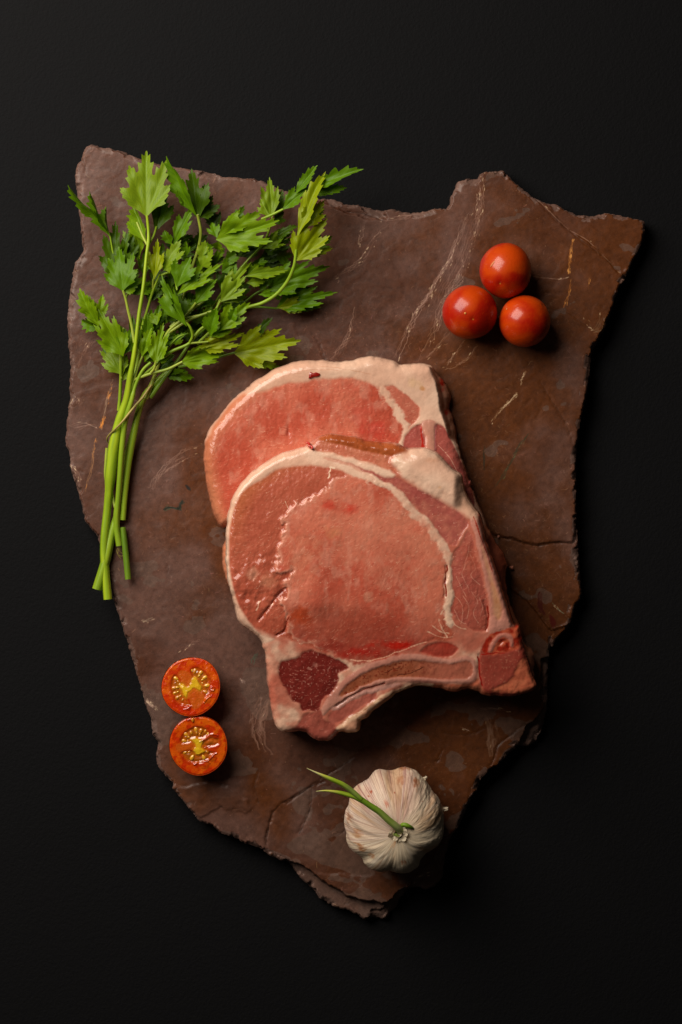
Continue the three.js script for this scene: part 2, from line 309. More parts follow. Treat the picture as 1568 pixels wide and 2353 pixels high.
  const tex = canvasTex(TW, TH, (ctx, w, h) => {
    pixelPaint(ctx, w, h, (u, v) => {
      const x = lerp(b[0], b[2], u), z = lerp(b[1], b[3], v);
      const n1 = fbm(x * 14 + 4, z * 14, 4), n2 = fbm(x * 60, z * 60 + 8, 4), n3 = fbm(x * 420, z * 420, 3), n4 = vn(x * 3600, z * 3600);
      let c = mix3([0.102, 0.028, 0.006], [0.118, 0.054, 0.038], ss(0.36, 0.62, n1 * 0.65 + n2 * 0.35 - 0.7 * x));     // iron-brown to grey-purple stone, greyed leftwards to paint in the lamp sheen
      c = mix3(c, [0.066, 0.017, 0.004], 0.55 * ss(0.52, 0.7, fbm(x * 24 + 50, z * 24 + 9, 4)));
      const k = 0.72 + 0.34 * n2 + 0.5 * (n3 - 0.5) + 0.3 * (n4 - 0.5);
      // dry grey flakes with an outline of their own
      const p = fbm(x * 48 + 90, z * 62 + 20, 4) + (z > 0.06 ? 0.0 : -0.1);
      if (p > 0.60) c = mix3(c, [0.13, 0.08, 0.06], 0.5);
      if (level(x, z) > 0.0035) c = mix3(c, [0.15, 0.09, 0.07], 0.6);
      { const sd = sdf(x, z), [c1] = chip(x, z); if (sd > -(0.0004 + 0.0040 * c1 * c1)) c = mix3(c, [0.17, 0.105, 0.085], 0.55); }
      return [c[0] * k, c[1] * k, c[2] * k];
    });
    const r = rng(4), m = w / (b[2] - b[0]);
    ctx.lineCap = 'round';
    // hair-fine pale fibres of worn mineral, everywhere
    for (let i = 0; i < 30000; i++) {
      const x = r() * w, y = r() * h, wx = b[0] + x / m, wz = b[1] + y / m, dens = fbm(wx * 26 + 3, wz * 26 + 60, 4); if (r() > ss(0.42, 0.68, dens) + 0.05) continue;
      const flow = fbm(wx * 12 + 70, wz * 12 + 7, 2) * 9; let a = (r() < 0.5 ? flow : r() * 6.28), L = 2 + r() * r() * 16; const bend = (r() - 0.5) * 0.7;
      ctx.strokeStyle = `rgba(${150 + r() * 40 | 0},${112 + r() * 30 | 0},${92 + r() * 30 | 0},${0.10 + 0.72 * r() * r() * r()})`; ctx.lineWidth = 0.7 + r() * 0.8;
      ctx.beginPath(); ctx.moveTo(x, y); let X = x, Y = y; for (let k = 0; k < 5; k++) { a += bend + (r() - 0.5) * 1.1; X += Math.cos(a) * L / 5; Y += Math.sin(a) * L / 5; ctx.lineTo(X, Y); } ctx.stroke();
    }
    for (let i = 0; i < 900; i++) { ctx.fillStyle = r() < 0.6 ? `rgba(175,135,110,${0.2 + 0.4 * r()})` : `rgba(30,20,14,${0.2 + 0.4 * r()})`; ctx.beginPath(); ctx.arc(r() * w, r() * h, 0.4 + r() * 0.9, 0, 7); ctx.fill(); }
    // mineral veins
    const vein = (f, list, n, spread, color, alpha, lw, flecks, fc) => {
      const line = plan(smoothOpen(pairs(f, list), 10), YS).map(px);
      for (let k = 0; k < n; k++) {
        const o = (r() - 0.5) * 2 * spread, ph = r() * 99, s = Math.floor(r() * line.length * 0.6), e = Math.min(line.length, s + 4 + Math.floor(r() * line.length * 0.6));
        ctx.strokeStyle = `rgba(${color},${Math.min(1, 1.35 * alpha * (0.3 + 1.1 * r()))})`; ctx.lineWidth = lw * (0.4 + 0.8 * r()); ctx.beginPath();
        for (let i = s; i < e; i++) { const q = o * (0.5 + 0.8 * vn(i * 0.22 + ph, k)) + (vn(i * 0.9 + ph, k + 50) - 0.5) * 5; i === s ? ctx.moveTo(line[i][0] + q, line[i][1] + q * 0.4) : ctx.lineTo(line[i][0] + q, line[i][1] + q * 0.4); } ctx.stroke();
      }
      for (let k = 0; k < (flecks ?? 0); k++) { const i = Math.floor(r() * (line.length - 1)), q = (r() - 0.5) * 2.4 * spread; if (vn(i * 0.35, 7 + line.length) < 0.4) continue; ctx.fillStyle = `rgba(${fc ?? '222,196,160'},${0.35 + 0.5 * r()})`; ctx.beginPath(); ctx.ellipse(line[i][0] + q, line[i][1] + q * 0.4 + (r() - 0.5) * 9, 0.5 + r() * 0.7, 1.5 + r() * 3.6, Math.atan2(line[i + 1][1] - line[i][1], line[i + 1][0] - line[i][0]) + 1.57 + (r() - 0.5) * 0.5, 0, 7); ctx.fill(); }
    };
    const PALE = '182,148,132', CREAM = '215,185,150';
    vein(FC, [1435, 180, 1420, 300, 1412, 430, 1400, 540, 1380, 680], 18, 8, PALE, 0.42, 0.9, 30);
    vein(FC, [1330, 490, 1262, 640, 1182, 850, 1100, 990, 1010, 1150, 930, 1260, 870, 1380, 820, 1490, 760, 1640], 24, 7, PALE, 0.42, 0.9, 70);
    vein(FC, [1425, 520, 1395, 640, 1330, 800, 1270, 960, 1240, 1030, 1190, 1090, 1150, 1170, 1110, 1250, 1070, 1380, 1010, 1500, 920, 1660], 24, 9, PALE, 0.36, 0.9, 40);
    vein(FC, [1400, 420, 1340, 560, 1280, 760, 1200, 950, 1090, 1180, 1000, 1330], 40, 22, PALE, 0.2, 0.8, 14);
    vein(FC, [735, 570, 600, 690, 500, 850, 400, 930, 290, 1000], 14, 7, PALE, 0.32, 1, 14); vein(FC, [500, 590, 480, 680, 455, 745], 9, 5, PALE, 0.35, 1, 6);
    vein(FC, [460, 1170, 420, 1320, 380, 1470, 300, 1580, 230, 1665], 14, 6, PALE, 0.36, 1, 5); vein(FC, [620, 550, 780, 530, 960, 500, 1000, 480], 14, 12, PALE, 0.28, 1, 5);
    vein(FC, [1170, 1420, 1070, 1560, 990, 1640], 8, 5, PALE, 0.34, 1, 4); vein(FC, [1390, 1530, 1330, 1620, 1240, 1680, 1120, 1720], 8, 4, PALE, 0.34, 1, 4); vein(FC, [1310, 1490, 1220, 1590, 1140, 1700], 8, 4, PALE, 0.3, 1, 4);
    vein(FJ, [720, 350, 660, 410, 600, 465, 520, 570], 8, 2.2, CREAM, 0.5, 1.2, 26); vein(FJ, [800, 165, 770, 210, 752, 275], 6, 2, CREAM, 0.4, 1, 8);
    vein(FJ, [815, 655, 740, 770, 660, 910, 590, 1030, 510, 1110], 9, 2.5, '48,54,36', 0.6, 1.6, 18, '96,104,66'); vein(FJ, [470, 740, 462, 940], 5, 2, '40,42,30', 0.5, 1.2);
    vein(FD, [620, 220, 700, 290, 790, 370, 880, 460, 960, 530], 8, 3, PALE, 0.34, 1, 8); vein(FD, [960, 530, 1080, 600, 1200, 720, 1290, 810], 6, 3, PALE, 0.28, 1, 4);
    vein(FD, [977, 595, 966, 680, 958, 740, 950, 820], 14, 3, '190,120,52', 0.55, 1.4, 34, '214,150,78'); vein(FD, [970, 865, 950, 960, 925, 1045], 9, 2.4, '176,104,40', 0.5, 1.2, 14, '206,140,70'); vein(FD, [1090, 840, 1075, 925], 5, 2, '176,114,52', 0.4, 1.1, 5, '206,140,70');
    vein(FD, [690, 830, 870, 850, 950, 835], 8, 5, PALE, 0.25, 1, 4); vein(FD, [1060, 1110, 1110, 1190, 1150, 1180, 1180, 1090], 12, 9, '150,130,104', 0.35, 1.2, 20);
    vein(FI, [565, 40, 545, 130, 520, 210, 480, 370, 460, 490], 14, 3.5, '150,120,96', 0.4, 1.3, 10, '190,120,56'); vein(FI, [540, 150, 520, 220], 8, 3, '196,116,44', 0.6, 1.5, 14, '206,130,56'); vein(FI, [485, 370, 460, 480], 10, 3.5, '200,116,40', 0.65, 1.7, 24, '214,134,52');
    vein(FI, [420, 570, 392, 690, 370, 850, 310, 1040], 12, 2.5, '150,104,66', 0.5, 1.2, 16, '190,120,56');
    vein(FI, [1340, 620, 1180, 690, 1050, 800, 950, 920, 900, 1020], 14, 9, PALE, 0.32, 1, 3); vein(FI, [1320, 720, 1230, 740, 1130, 800, 1020, 880, 950, 940], 10, 7, PALE, 0.3, 1, 3);
    vein(FI, [1030, 1210, 1060, 1190, 1120, 1195, 1160, 1200, 1180, 1150, 1200, 1130], 16, 4, '34,36,26', 0.7, 2.4, 26, '70,76,56'); vein(FI, [1225, 985, 1250, 1030], 10, 5, '36,28,24', 0.6, 2.4);
    vein(FI, [170, 300, 240, 240, 250, 200], 16, 16, PALE, 0.25, 1, 6); vein(FI, [190, 470, 330, 440, 420, 480], 14, 14, PALE, 0.22, 1, 4); vein(FI, [190, 800, 235, 860, 260, 960], 14, 9, '176,140,124', 0.35, 1.2, 10);
    vein(FA, [455, 1790, 360, 1850, 280, 1980, 220, 2140], 10, 6, PALE, 0.26, 1.2, 3);
    vein(FL, [300, 330, 330, 320, 370, 300], 8, 4, '150,132,110', 0.4, 1.1, 8); vein(FL, [330, 870, 350, 900, 380, 930], 22, 9, '186,152,134', 0.4, 1.3, 22); vein(FL, [1100, 545, 1060, 620], 8, 4, '72,88,70', 0.5, 1.4);
    vein(FL, [560, 540, 640, 480, 700, 450], 10, 6, PALE, 0.3, 1, 8); vein(FL, [1150, 860, 1110, 980, 1090, 1100, 1140, 1230], 30, 18, '136,100,84', 0.3, 4, 4); vein(FL, [980, 720, 1010, 760], 10, 6, '170,140,130', 0.3, 1.6, 4);
    vein(FK, [720, 930, 730, 1080, 720, 1220], 26, 16, '120,86,68', 0.3, 5, 3); vein(FK, [620, 860, 720, 850, 860, 880], 12, 8, PALE, 0.25, 1, 6); vein(FK, [480, 1000, 550, 1030], 6, 3, PALE, 0.4, 1.2, 5); vein(FK, [1200, 20, 1240, 70, 1280, 105], 6, 2.5, '120,130,112', 0.5, 1.3, 5);
    vein(FH, [430, 900, 900, 60, 930, 90], 3, 3, PALE, 0.1, 1); vein(FH, [1050, 1170, 1130, 1100, 1250, 1060], 16, 8, '130,110,88', 0.32, 1.3, 8);
    vein(FJ, [905, 1900, 900, 1990, 930, 2080], 10, 5, '70,22,12', 0.5, 5); vein(FJ, [985, 2080, 1010, 2130, 1000, 2170], 12, 6, '78,20,10', 0.6, 6);
    // dark lines drawn along the cracks
    for (const c of cracks) { ctx.strokeStyle = `rgba(24,15,10,${0.5 * c.w})`; ctx.lineWidth = 1.3; ctx.beginPath(); c.p.map(px).forEach(([X, Y], i) => { const q = (vn(i * 0.6, 4) - 0.5) * 5; i ? ctx.lineTo(X + q, Y + q) : ctx.moveTo(X + q, Y + q); }); ctx.stroke(); }
  });
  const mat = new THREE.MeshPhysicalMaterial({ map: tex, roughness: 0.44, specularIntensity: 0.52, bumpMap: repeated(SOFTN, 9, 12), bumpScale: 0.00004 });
  const t = thing('slate_board', 'large flat piece of broken reddish brown slate with ragged edges under the food', 'slate board');
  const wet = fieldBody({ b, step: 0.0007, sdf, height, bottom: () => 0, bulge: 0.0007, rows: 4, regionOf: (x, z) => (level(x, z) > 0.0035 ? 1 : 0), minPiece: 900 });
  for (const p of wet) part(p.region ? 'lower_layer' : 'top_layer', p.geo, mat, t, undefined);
}

// ------------------------------------------------------------------ the two pork chops
const WET = tileNoise(512, [[[40, 30], 1], [[66, 50], 0.9], [[120, 100], 0.3]], 21);
function makeChop({ name, label, outline, yTop, yBase, planY, regions, lines = [], spots = [], extraHeight, edge = 0.0065, drop = 0.0062, grain = 0.26 }) {
  const out = smoothClosed(plan(outline, planY), 4), b = bounds(out, 0.004), k = kAt(planY);
  const raw = new Grid2(b, 0.0008, (x, z) => polySdf(out, x, z));
  const sdf = (x, z) => raw.at(x, z) + sn(x * 300, z * 300, 2) * 0.0005;
  const R = regions.map((r) => {
    if (!r.pts) return r;
    const p = r.open ? plan(smoothOpen(r.pts, 5), planY) : smoothClosed(plan(r.pts, planY), 4), rb = bounds(p, 0.02);
    return { ...r, f: new Grid2([Math.max(b[0], rb[0]), Math.max(b[1], rb[1]), Math.min(b[2], rb[2]), Math.min(b[3], rb[3])], 0.0008, r.open ? (x, z) => lineDist(p, x, z) - r.open * S * k : (x, z) => polySdf(p, x, z)), rb };
  });
  const warp0 = (x, z) => [x + sn(x * 170, z * 170, 3) * 0.0011 + sn(x * 700 + 31, z * 700, 2) * 0.00028, z + sn(x * 170 + 55, z * 170 + 20, 3) * 0.0011 + sn(x * 700 + 3, z * 700 + 88, 2) * 0.00028];
  const warp = (x, z) => { const [a, c] = warp0(x, z), k = clamp(-raw.at(x, z) / 0.008, 0.2, 1); return [lerp(x, a, k), lerp(z, c, k)]; };
  const rsd = (r, x, z) => (x < r.rb[0] || z < r.rb[1] || x > r.rb[2] || z > r.rb[3] ? 1 : r.f.at(x, z) + (r.ragged ? sn(x * 360 + 7, z * 360, 3) * r.ragged : 0));
  const pick = (x, z) => { const [a, c] = warp(x, z); for (let i = R.length - 1; i > 0; i--) if (rsd(R[i], a, c) < 0) return i; return 0; };
  const height = (x, z, sd) => {
    const [a, c] = warp(x, z);
    let y = yTop(x, z), seam = 1, own = 0; const t = clamp(1 + sd / edge, 0, 1); y -= drop * (1 - Math.sqrt(Math.max(0, 1 - t * t * 0.98)));
    for (let i = 1; i < R.length; i++) {
      const d = rsd(R[i], a, c); if (d > 0.004) continue;
      const q = R[i]; if (d < -0.0007) seam = 1; else if (Math.abs(d) < 0.0007 && !q.fade) seam = Math.min(seam, Math.abs(d) / 0.0007);
      const sw = Math.max(0.001, (q.soft ?? 0) * 1.2), w = ss(sw, -sw, d); own = lerp(own, ((q.lift ?? 0) + (q.dome ?? 0) * ss(0, q.domeW ?? 0.006, -d)) * (q.deep ?? 0.5) * (q.fade ? q.fade(x, z) : 1), w);
    }
    y += own - 0.00009 * (1 - Math.min(1, seam));
    y += sn(x * 55, z * 55, 2) * 0.00055 + sn(x * 330, z * 330, 3) * 0.00009 * (R[pick(x, z)].rough ?? 1);
    if (extraHeight) y += extraHeight(x, z, a, c);
    return y;
  };
  const TW = 1024, TH = Math.round((TW * (b[3] - b[1])) / (b[2] - b[0])), px = (p) => [((p[0] - b[0]) / (b[2] - b[0])) * TW, ((p[1] - b[1]) / (b[3] - b[1])) * TH];
  const tex = canvasTex(TW, TH, (ctx, w, h) => {
    pixelPaint(ctx, w, h, (u, v) => {
      const x = lerp(b[0], b[2], u), z = lerp(b[1], b[3], v), [a, c] = warp(x, z);
      const tint = (r, d) => r.color(x, z, d, raw.at(x, z));
      let col = tint(R[0], raw.at(x, z));
      for (let i = 1; i < R.length; i++) { const d = rsd(R[i], a, c), f = R[i].soft ?? 0.0007; if (d < f) col = mix3(col, tint(R[i], d), ss(f, -f, d)); }
      for (const s of spots) { const p = s.w ??= plan([s.at], planY)[0], d = Math.hypot((x - p[0]) / (s.r[0] * S), (z - p[1]) / (s.r[1] * S)) + sn(x * 350, z * 350, 3) * 0.5; if (d < 1) col = mix3(col, s.color, ss(1, 0.1, d) * s.a); }
      const n = 1 + grain * 0.25 * (vn(x * 1500, z * 1500) - 0.5) + grain * 0.6 * (fbm(x * 320 + z * 160, z * 260 - x * 130, 3) - 0.5);
      return [col[0] * n, col[1] * n, col[2] * n];
    });
    const r = rng(12); ctx.lineCap = ctx.lineJoin = 'round';
    // muscle fibres and specks of fat in the lean
    const LEAN = new Set(['loin_muscle', 'torn_layer', 'cap_muscle', 'side_muscle', 'dark_muscle', 'top_muscle']), m = w / (b[2] - b[0]);
    for (let i = 0; i < 15000; i++) {
      const x = b[0] + r() * (b[2] - b[0]), z = b[1] + r() * (b[3] - b[1]), t = r(), u = r(), q = r(); if (raw.at(x, z) > -0.002 || !LEAN.has(R[pick(x, z)].name)) continue;
      const a = -0.6 + sn(x * 30, z * 30, 2) * 1.1 + (q - 0.5) * 0.7, L = m * (0.0005 + 0.0019 * t * t), X = px([x, z])[0], Y = px([x, z])[1];
      ctx.strokeStyle = u < 0.62 ? `rgba(244,190,160,${0.06 + 0.28 * q * q})` : `rgba(120,22,12,${0.06 + 0.22 * q * q})`; ctx.lineWidth = 0.9 + 1.2 * t * q; ctx.beginPath(); ctx.moveTo(X, Y); ctx.quadraticCurveTo(X + Math.cos(a + 0.5) * L * 0.5, Y + Math.sin(a + 0.5) * L * 0.5, X + Math.cos(a) * L, Y + Math.sin(a) * L); ctx.stroke();
      if (i % 9 === 0) { ctx.fillStyle = `rgba(246,206,176,${0.2 + 0.4 * q})`; ctx.beginPath(); ctx.arc(X, Y, 0.6 + 1.1 * t * t, 0, 7); ctx.fill(); }
    }
    for (const l of lines) {
      const p = plan(smoothOpen(l.pts, 8), planY).map(px), ph = r() * 50;
      for (let i = 1; i < p.length; i++) { const wv = l.w * (0.45 + 1.1 * vn(i * 0.5 + ph, 2)) * 1.1, q = (j) => (vn(j * 0.4 + ph, 9) - 0.5) * 5; ctx.strokeStyle = `rgba(${l.c},${l.a ?? 0.7})`; ctx.lineWidth = wv; ctx.beginPath(); ctx.moveTo(p[i - 1][0] + q(i - 1), p[i - 1][1] + q(i - 1)); ctx.lineTo(p[i][0] + q(i), p[i][1] + q(i)); ctx.stroke(); }
    }
  });
  const wet = new THREE.MeshPhysicalMaterial({ map: tex, roughness: 0.22, specularIntensity: 0.85, bumpMap: repeated(WET, (b[2] - b[0]) / 0.085, (b[3] - b[1]) / 0.085), bumpScale: 0.00022 });
  const soft = wet.clone(); soft.bumpScale = 0.00014;
  const dull = new THREE.MeshPhysicalMaterial({ map: tex, roughness: 0.25, specularIntensity: 0.9, bumpMap: repeated(SOFTN, (b[2] - b[0]) / 0.09, (b[3] - b[1]) / 0.09), bumpScale: 0.00015 });
  const mid = [(b[0] + b[2]) / 2, YS, (b[1] + b[3]) / 2], t = thing(name, label, 'pork chop', mid, 'raw pork chops');
  for (const p of fieldBody({ b, step: 0.0006, sdf, height, bottom: yBase, bulge: 0.0013, rows: 5, origin: mid, regionOf: pick, minPiece: 90 })) part(R[p.region].name, p.geo, R[p.region].dry ? dull : R[p.region].calm ? soft : wet, t);
  return { t, mid, at: (px_, py_) => { const w = plan([[px_, py_]], planY)[0]; return [w[0] - mid[0], height(w[0], w[1], Math.min(sdf(w[0], w[1]), 0)) - mid[1], w[1] - mid[2]]; } };
}
const MEAT = {
  fat: (x, z) => { const n = fbm(x * 120, z * 120 + 4, 3), m = fbm(x * 40 + 8, z * 40, 3); return mix3(mix3([0.69, 0.41, 0.285], [0.75, 0.50, 0.36], n), [0.62, 0.33, 0.22], 0.6 * ss(0.5, 0.75, m)); },
  pinkFat: (x, z) => { const n = fbm(x * 150, z * 150 + 40, 3); return mix3(mix3([0.56, 0.23, 0.15], [0.70, 0.42, 0.29], ss(0.35, 0.75, n)), [0.44, 0.10, 0.06], 0.85 * ss(0.28, 0.6, fbm(x * 60 + 21, z * 60, 4) + 0.25 * ss(0, 0.05, x) - 0.12)); },
  lean: (x, z) => { const n = fbm(x * 34 + 3, z * 34, 4), m = fbm(x * 240, z * 150, 3); return mix3(mix3([0.56, 0.150, 0.088], [0.46, 0.080, 0.044], ss(0.35, 0.7, n)), [0.60, 0.23, 0.155], 0.5 * ss(0.5, 0.8, m)); },
  membrane: (x, z, d) => { const n = fbm(x * 60 + 30, z * 60, 4); return mix3(mix3([0.34, 0.060, 0.030], [0.45, 0.105, 0.058], n), [0.52, 0.20, 0.07], 0.0); },
  cap: (x, z) => { const n = fbm(x * 90 + 9, z * 90 + 3, 4); return mix3([0.31, 0.062, 0.050], [0.40, 0.10, 0.073], n); },
  dark: (x, z) => { const n = fbm(x * 110 + 1, z * 110 + 30, 4), g = vn(x * 1100, z * 1100); let c = mix3([0.12, 0.010, 0.007], [0.22, 0.028, 0.02], n); return g > 0.86 ? mix3(c, [0.5, 0.2, 0.15], 0.5) : c; },
  bone: (x, z) => { const n = fbm(x * 130 + 60, z * 130, 3); return mix3([0.43, 0.155, 0.112], [0.52, 0.235, 0.17], n); },
  marrow: (x, z) => { const n = fbm(x * 260, z * 260 + 14, 3), g = vn(x * 1300, z * 1300 + 7); return mix3(mix3([0.24, 0.052, 0.02], [0.38, 0.115, 0.055], n), [0.20, 0.03, 0.012], ss(0.6, 0.9, g)); },
  chine: (x, z) => { const n = fbm(x * 160 + 12, z * 160, 4), g = vn(x * 1200 + 3, z * 1200); return mix3(mix3([0.24, 0.030, 0.019], [0.33, 0.066, 0.042], n), [0.48, 0.17, 0.10], 0.5 * ss(0.7, 1, g)); },
  bloody: (x, z) => { const n = fbm(x * 420 + 12, z * 420 + 8, 3); return mix3([0.30, 0.018, 0.007], [0.45, 0.085, 0.038], ss(0.3, 0.7, n)); },
  crust: (x, z) => { const n = fbm(x * 220 + 2, z * 220, 4); return mix3([0.27, 0.048, 0.012], [0.42, 0.10, 0.028], n); },
};
const QF = (l) => pairs(FF, l), QE = (l) => pairs(FE, l), QN = (l) => pairs(FN, l);
// rear chop, flat on the slate
const rearChop = makeChop({
  name: 'pork_chop', label: 'rear pork chop lying flat on the slate, partly covered by the other chop', planY: YS + 0.019,
  outline: [...QE([140, 1000, 110, 950, 90, 860, 65, 740, 55, 640, 60, 560, 75, 490, 100, 450, 150, 390, 200, 325, 270, 265, 340, 210, 420, 155, 480, 128, 560, 103, 640, 92, 720, 92, 780, 100, 850, 95, 900, 88, 960, 72, 1010, 70, 1060, 80, 1120, 100, 1160, 115, 1230, 108, 1290, 112, 1325, 122, 1350, 155, 1390, 195, 1415, 235, 1428, 290, 1420, 350, 1442, 395, 1450, 430, 1462, 480, 1468, 560, 1482, 610, 1505, 680, 1525, 740, 1545, 800]),
    ...QN([600, 380, 640, 520, 690, 640, 740, 770, 790, 850, 815, 905, 850, 950, 890, 1010, 910, 1080, 905, 1160, 908, 1240, 915, 1330, 960, 1480, 1010, 1600, 1060, 1770, 1100, 1810, 1145, 1860, 1142, 1990, 1150, 2060, 1120, 2110]), [1150, 1578], [1000, 1545], [850, 1505], [700, 1470], [600, 1420], [545, 1385], [527, 1342], [519, 1318], [514, 1290], [516, 1258], [524, 1235], [532, 1218], [524, 1209], [512, 1206]],
  yTop: (x, z) => YS + 0.0205 + 0.0012 * sn(x * 20 + 4, z * 20, 2), yBase: () => YS - 0.0004, edge: 0.006, drop: 0.006,
  regions: [
    { name: 'loin_muscle', color: (x, z, d, sd) => mix3(MEAT.lean(x, z), [0.50, 0.19, 0.085], 0.6 * ss(-0.010, -0.001, sd)), dome: 0 },
    { name: 'fat_cap', pts: QE([-20, 640, 40, 400, 240, 130, 640, 40, 1340, 40, 1600, 480, 1700, 900, 1590, 1000, 1500, 720, 1440, 660, 1330, 620, 1190, 585, 1155, 560, 1175, 490, 1215, 445, 1240, 410, 1252, 375, 1240, 340, 1180, 295, 1130, 262, 1060, 240, 1030, 240, 1000, 224, 930, 198, 860, 188, 780, 192, 700, 188, 640, 195, 600, 212, 520, 222, 450, 240, 380, 262, 290, 282, 270, 275, 200, 330, 140, 410, 105, 455, 90, 500, 72, 520]), color: (x, z, d) => mix3(mix3(MEAT.fat(x, z), [0.62, 0.33, 0.22], 0.8 * ss(0.02, -0.05, x + 0.03 * sn(x * 60, z * 60, 3))), [0.62, 0.27, 0.17], 0.7 * ss(-0.0022, 0.0006, d) * ss(0.3, 0.7, fbm(x * 160, z * 160 + 5, 3) + 0.1)), lift: 0.0004, dome: 0.0008, dry: true, soft: 0.0012 },
    { name: 'cap_muscle', calm: true, pts: QE([1052, 240, 1100, 235, 1160, 265, 1215, 300, 1245, 335, 1250, 385, 1225, 430, 1190, 455, 1165, 425, 1125, 360, 1075, 285]), color: (x, z) => mix3(MEAT.lean(x, z), [0.5, 0.17, 0.11], 0.5), lift: -0.0002, dome: 0.0005 },
    { name: 'fat_seam', pts: QE([1045, 240, 1065, 270, 1080, 300, 1110, 330, 1140, 380, 1160, 420, 1180, 460, 1175, 520, 1165, 560]), open: 8, color: MEAT.fat, lift: 0.0003, dry: true, ragged: 0.0018, soft: 0.001 },
    { name: 'side_muscle', pts: QE([1165, 570, 1185, 500, 1230, 455, 1275, 440, 1345, 440, 1385, 455, 1420, 500, 1460, 580, 1500, 660, 1560, 800, 1560, 1000, 1480, 860, 1420, 690, 1330, 640, 1200, 600]), color: MEAT.cap, lift: -0.0006, dome: 0.0006 },
    { name: 'rib_bone', calm: true, pts: QE([1270, 435, 1300, 415, 1335, 420, 1350, 440, 1342, 520, 1338, 640, 1300, 640, 1290, 520]), color: (x, z) => mix3([0.55, 0.26, 0.18], MEAT.bone(x, z), 0.4), lift: 0.0012, dome: 0.0008, domeW: 0.003 },
    { name: 'outer_side', pts: QE([1328, 118, 1346, 165, 1366, 225, 1378, 300, 1386, 360, 1412, 440, 1440, 520, 1500, 520, 1500, 300, 1440, 200, 1380, 120]), color: (x, z) => { const n = fbm(x * 120 + 3, z * 120, 3); return mix3([0.46, 0.20, 0.12], [0.26, 0.03, 0.014], ss(0.4, 0.62, n)); }, lift: -0.0075, deep: 1, soft: 0.0014, calm: true },
    { name: 'side_flesh', pts: [[1128, 1225], [1250, 1225], [1250, 1345], [1140, 1400], [1120, 1310]], color: MEAT.crust && ((x, z) => mix3([0.22, 0.03, 0.012], [0.34, 0.09, 0.045], fbm(x * 170, z * 170, 3))), rough: 3 },
  ],
  lines: [{ pts: QE([1360, 560, 1400, 600, 1440, 650, 1470, 710]), w: 1.6, c: '232,190,165', a: 0.5 }, { pts: QE([1265, 460, 1272, 520, 1278, 580]), w: 7, c: '170,30,18', a: 0.6 }, { pts: QE([1345, 450, 1350, 520, 1345, 600]), w: 3, c: '196,110,110', a: 0.7 },
    { pts: QE([370, 205, 500, 165, 640, 140, 800, 145]), w: 1.4, c: '190,120,90', a: 0.4 }, { pts: QE([330, 235, 480, 180, 600, 162]), w: 1.2, c: '190,120,90', a: 0.4 }, { pts: QE([700, 120, 800, 130, 900, 150, 980, 160]), w: 1.3, c: '190,120,90', a: 0.35 }],
  spots: [{ at: FE(1010, 480), r: [46, 34], color: [0.52, 0.045, 0.03], a: 0.62 }, { at: FE(930, 370), r: [42, 34], color: [0.50, 0.07, 0.045], a: 0.5 }, { at: FE(845, 240), r: [50, 20], color: [0.47, 0.08, 0.05], a: 0.4 }, { at: FE(1275, 245), r: [8, 7], color: [0.5, 0.2, 0.06], a: 0.8 }, { at: FE(1230, 215), r: [26, 18], color: [0.66, 0.40, 0.22], a: 0.6 }, { at: FE(1390, 215), r: [12, 20], color: [0.40, 0.01, 0.004], a: 1 }, { at: FE(1412, 380), r: [6, 12], color: [0.42, 0.02, 0.01], a: 0.9 }, { at: FE(520, 490), r: [5, 16], color: [0.33, 0.05, 0.03], a: 0.8 }],
  extraHeight: (x, z) => { const p = plan([FE(525, 480)], YS + 0.019)[0]; return -0.0009 * Math.exp(-(((x - p[0]) / 0.0012) ** 2) - ((z - p[1]) / 0.0035) ** 2); },
});
// front chop, leaning on the rear one
const tornEdge = QF([560, 258, 545, 290, 485, 318, 470, 340, 440, 352, 385, 372, 345, 415, 325, 440, 345, 470, 322, 500, 335, 540, 300, 570, 312, 610, 285, 640, 302, 675, 345, 690, 375, 680, 338, 735, 352, 785, 310, 815, 330, 865, 342, 885, 352, 925, 350, 960, 390, 1000, 520, 1050, 640, 1100, 800, 1075, 900, 1040, 1010, 1000, 1080, 930, 1080, 860, 1095, 790, 1095, 660, 1080, 590, 1040, 510, 990, 440, 930, 380, 880, 320, 830, 290, 760, 285, 700, 260, 620, 230]);
const frontTop = (x, z) => { const zz = z / 0.1; return YS + 0.0405 - 0.0085 * ss(0.3, 1.35, zz) - 0.004 * ss(-0.1, -0.6, zz) + 0.0022 * Math.exp(-(((x - 0.02) / 0.05) ** 2) - ((z - 0.02) / 0.06) ** 2); };
const extra = {};
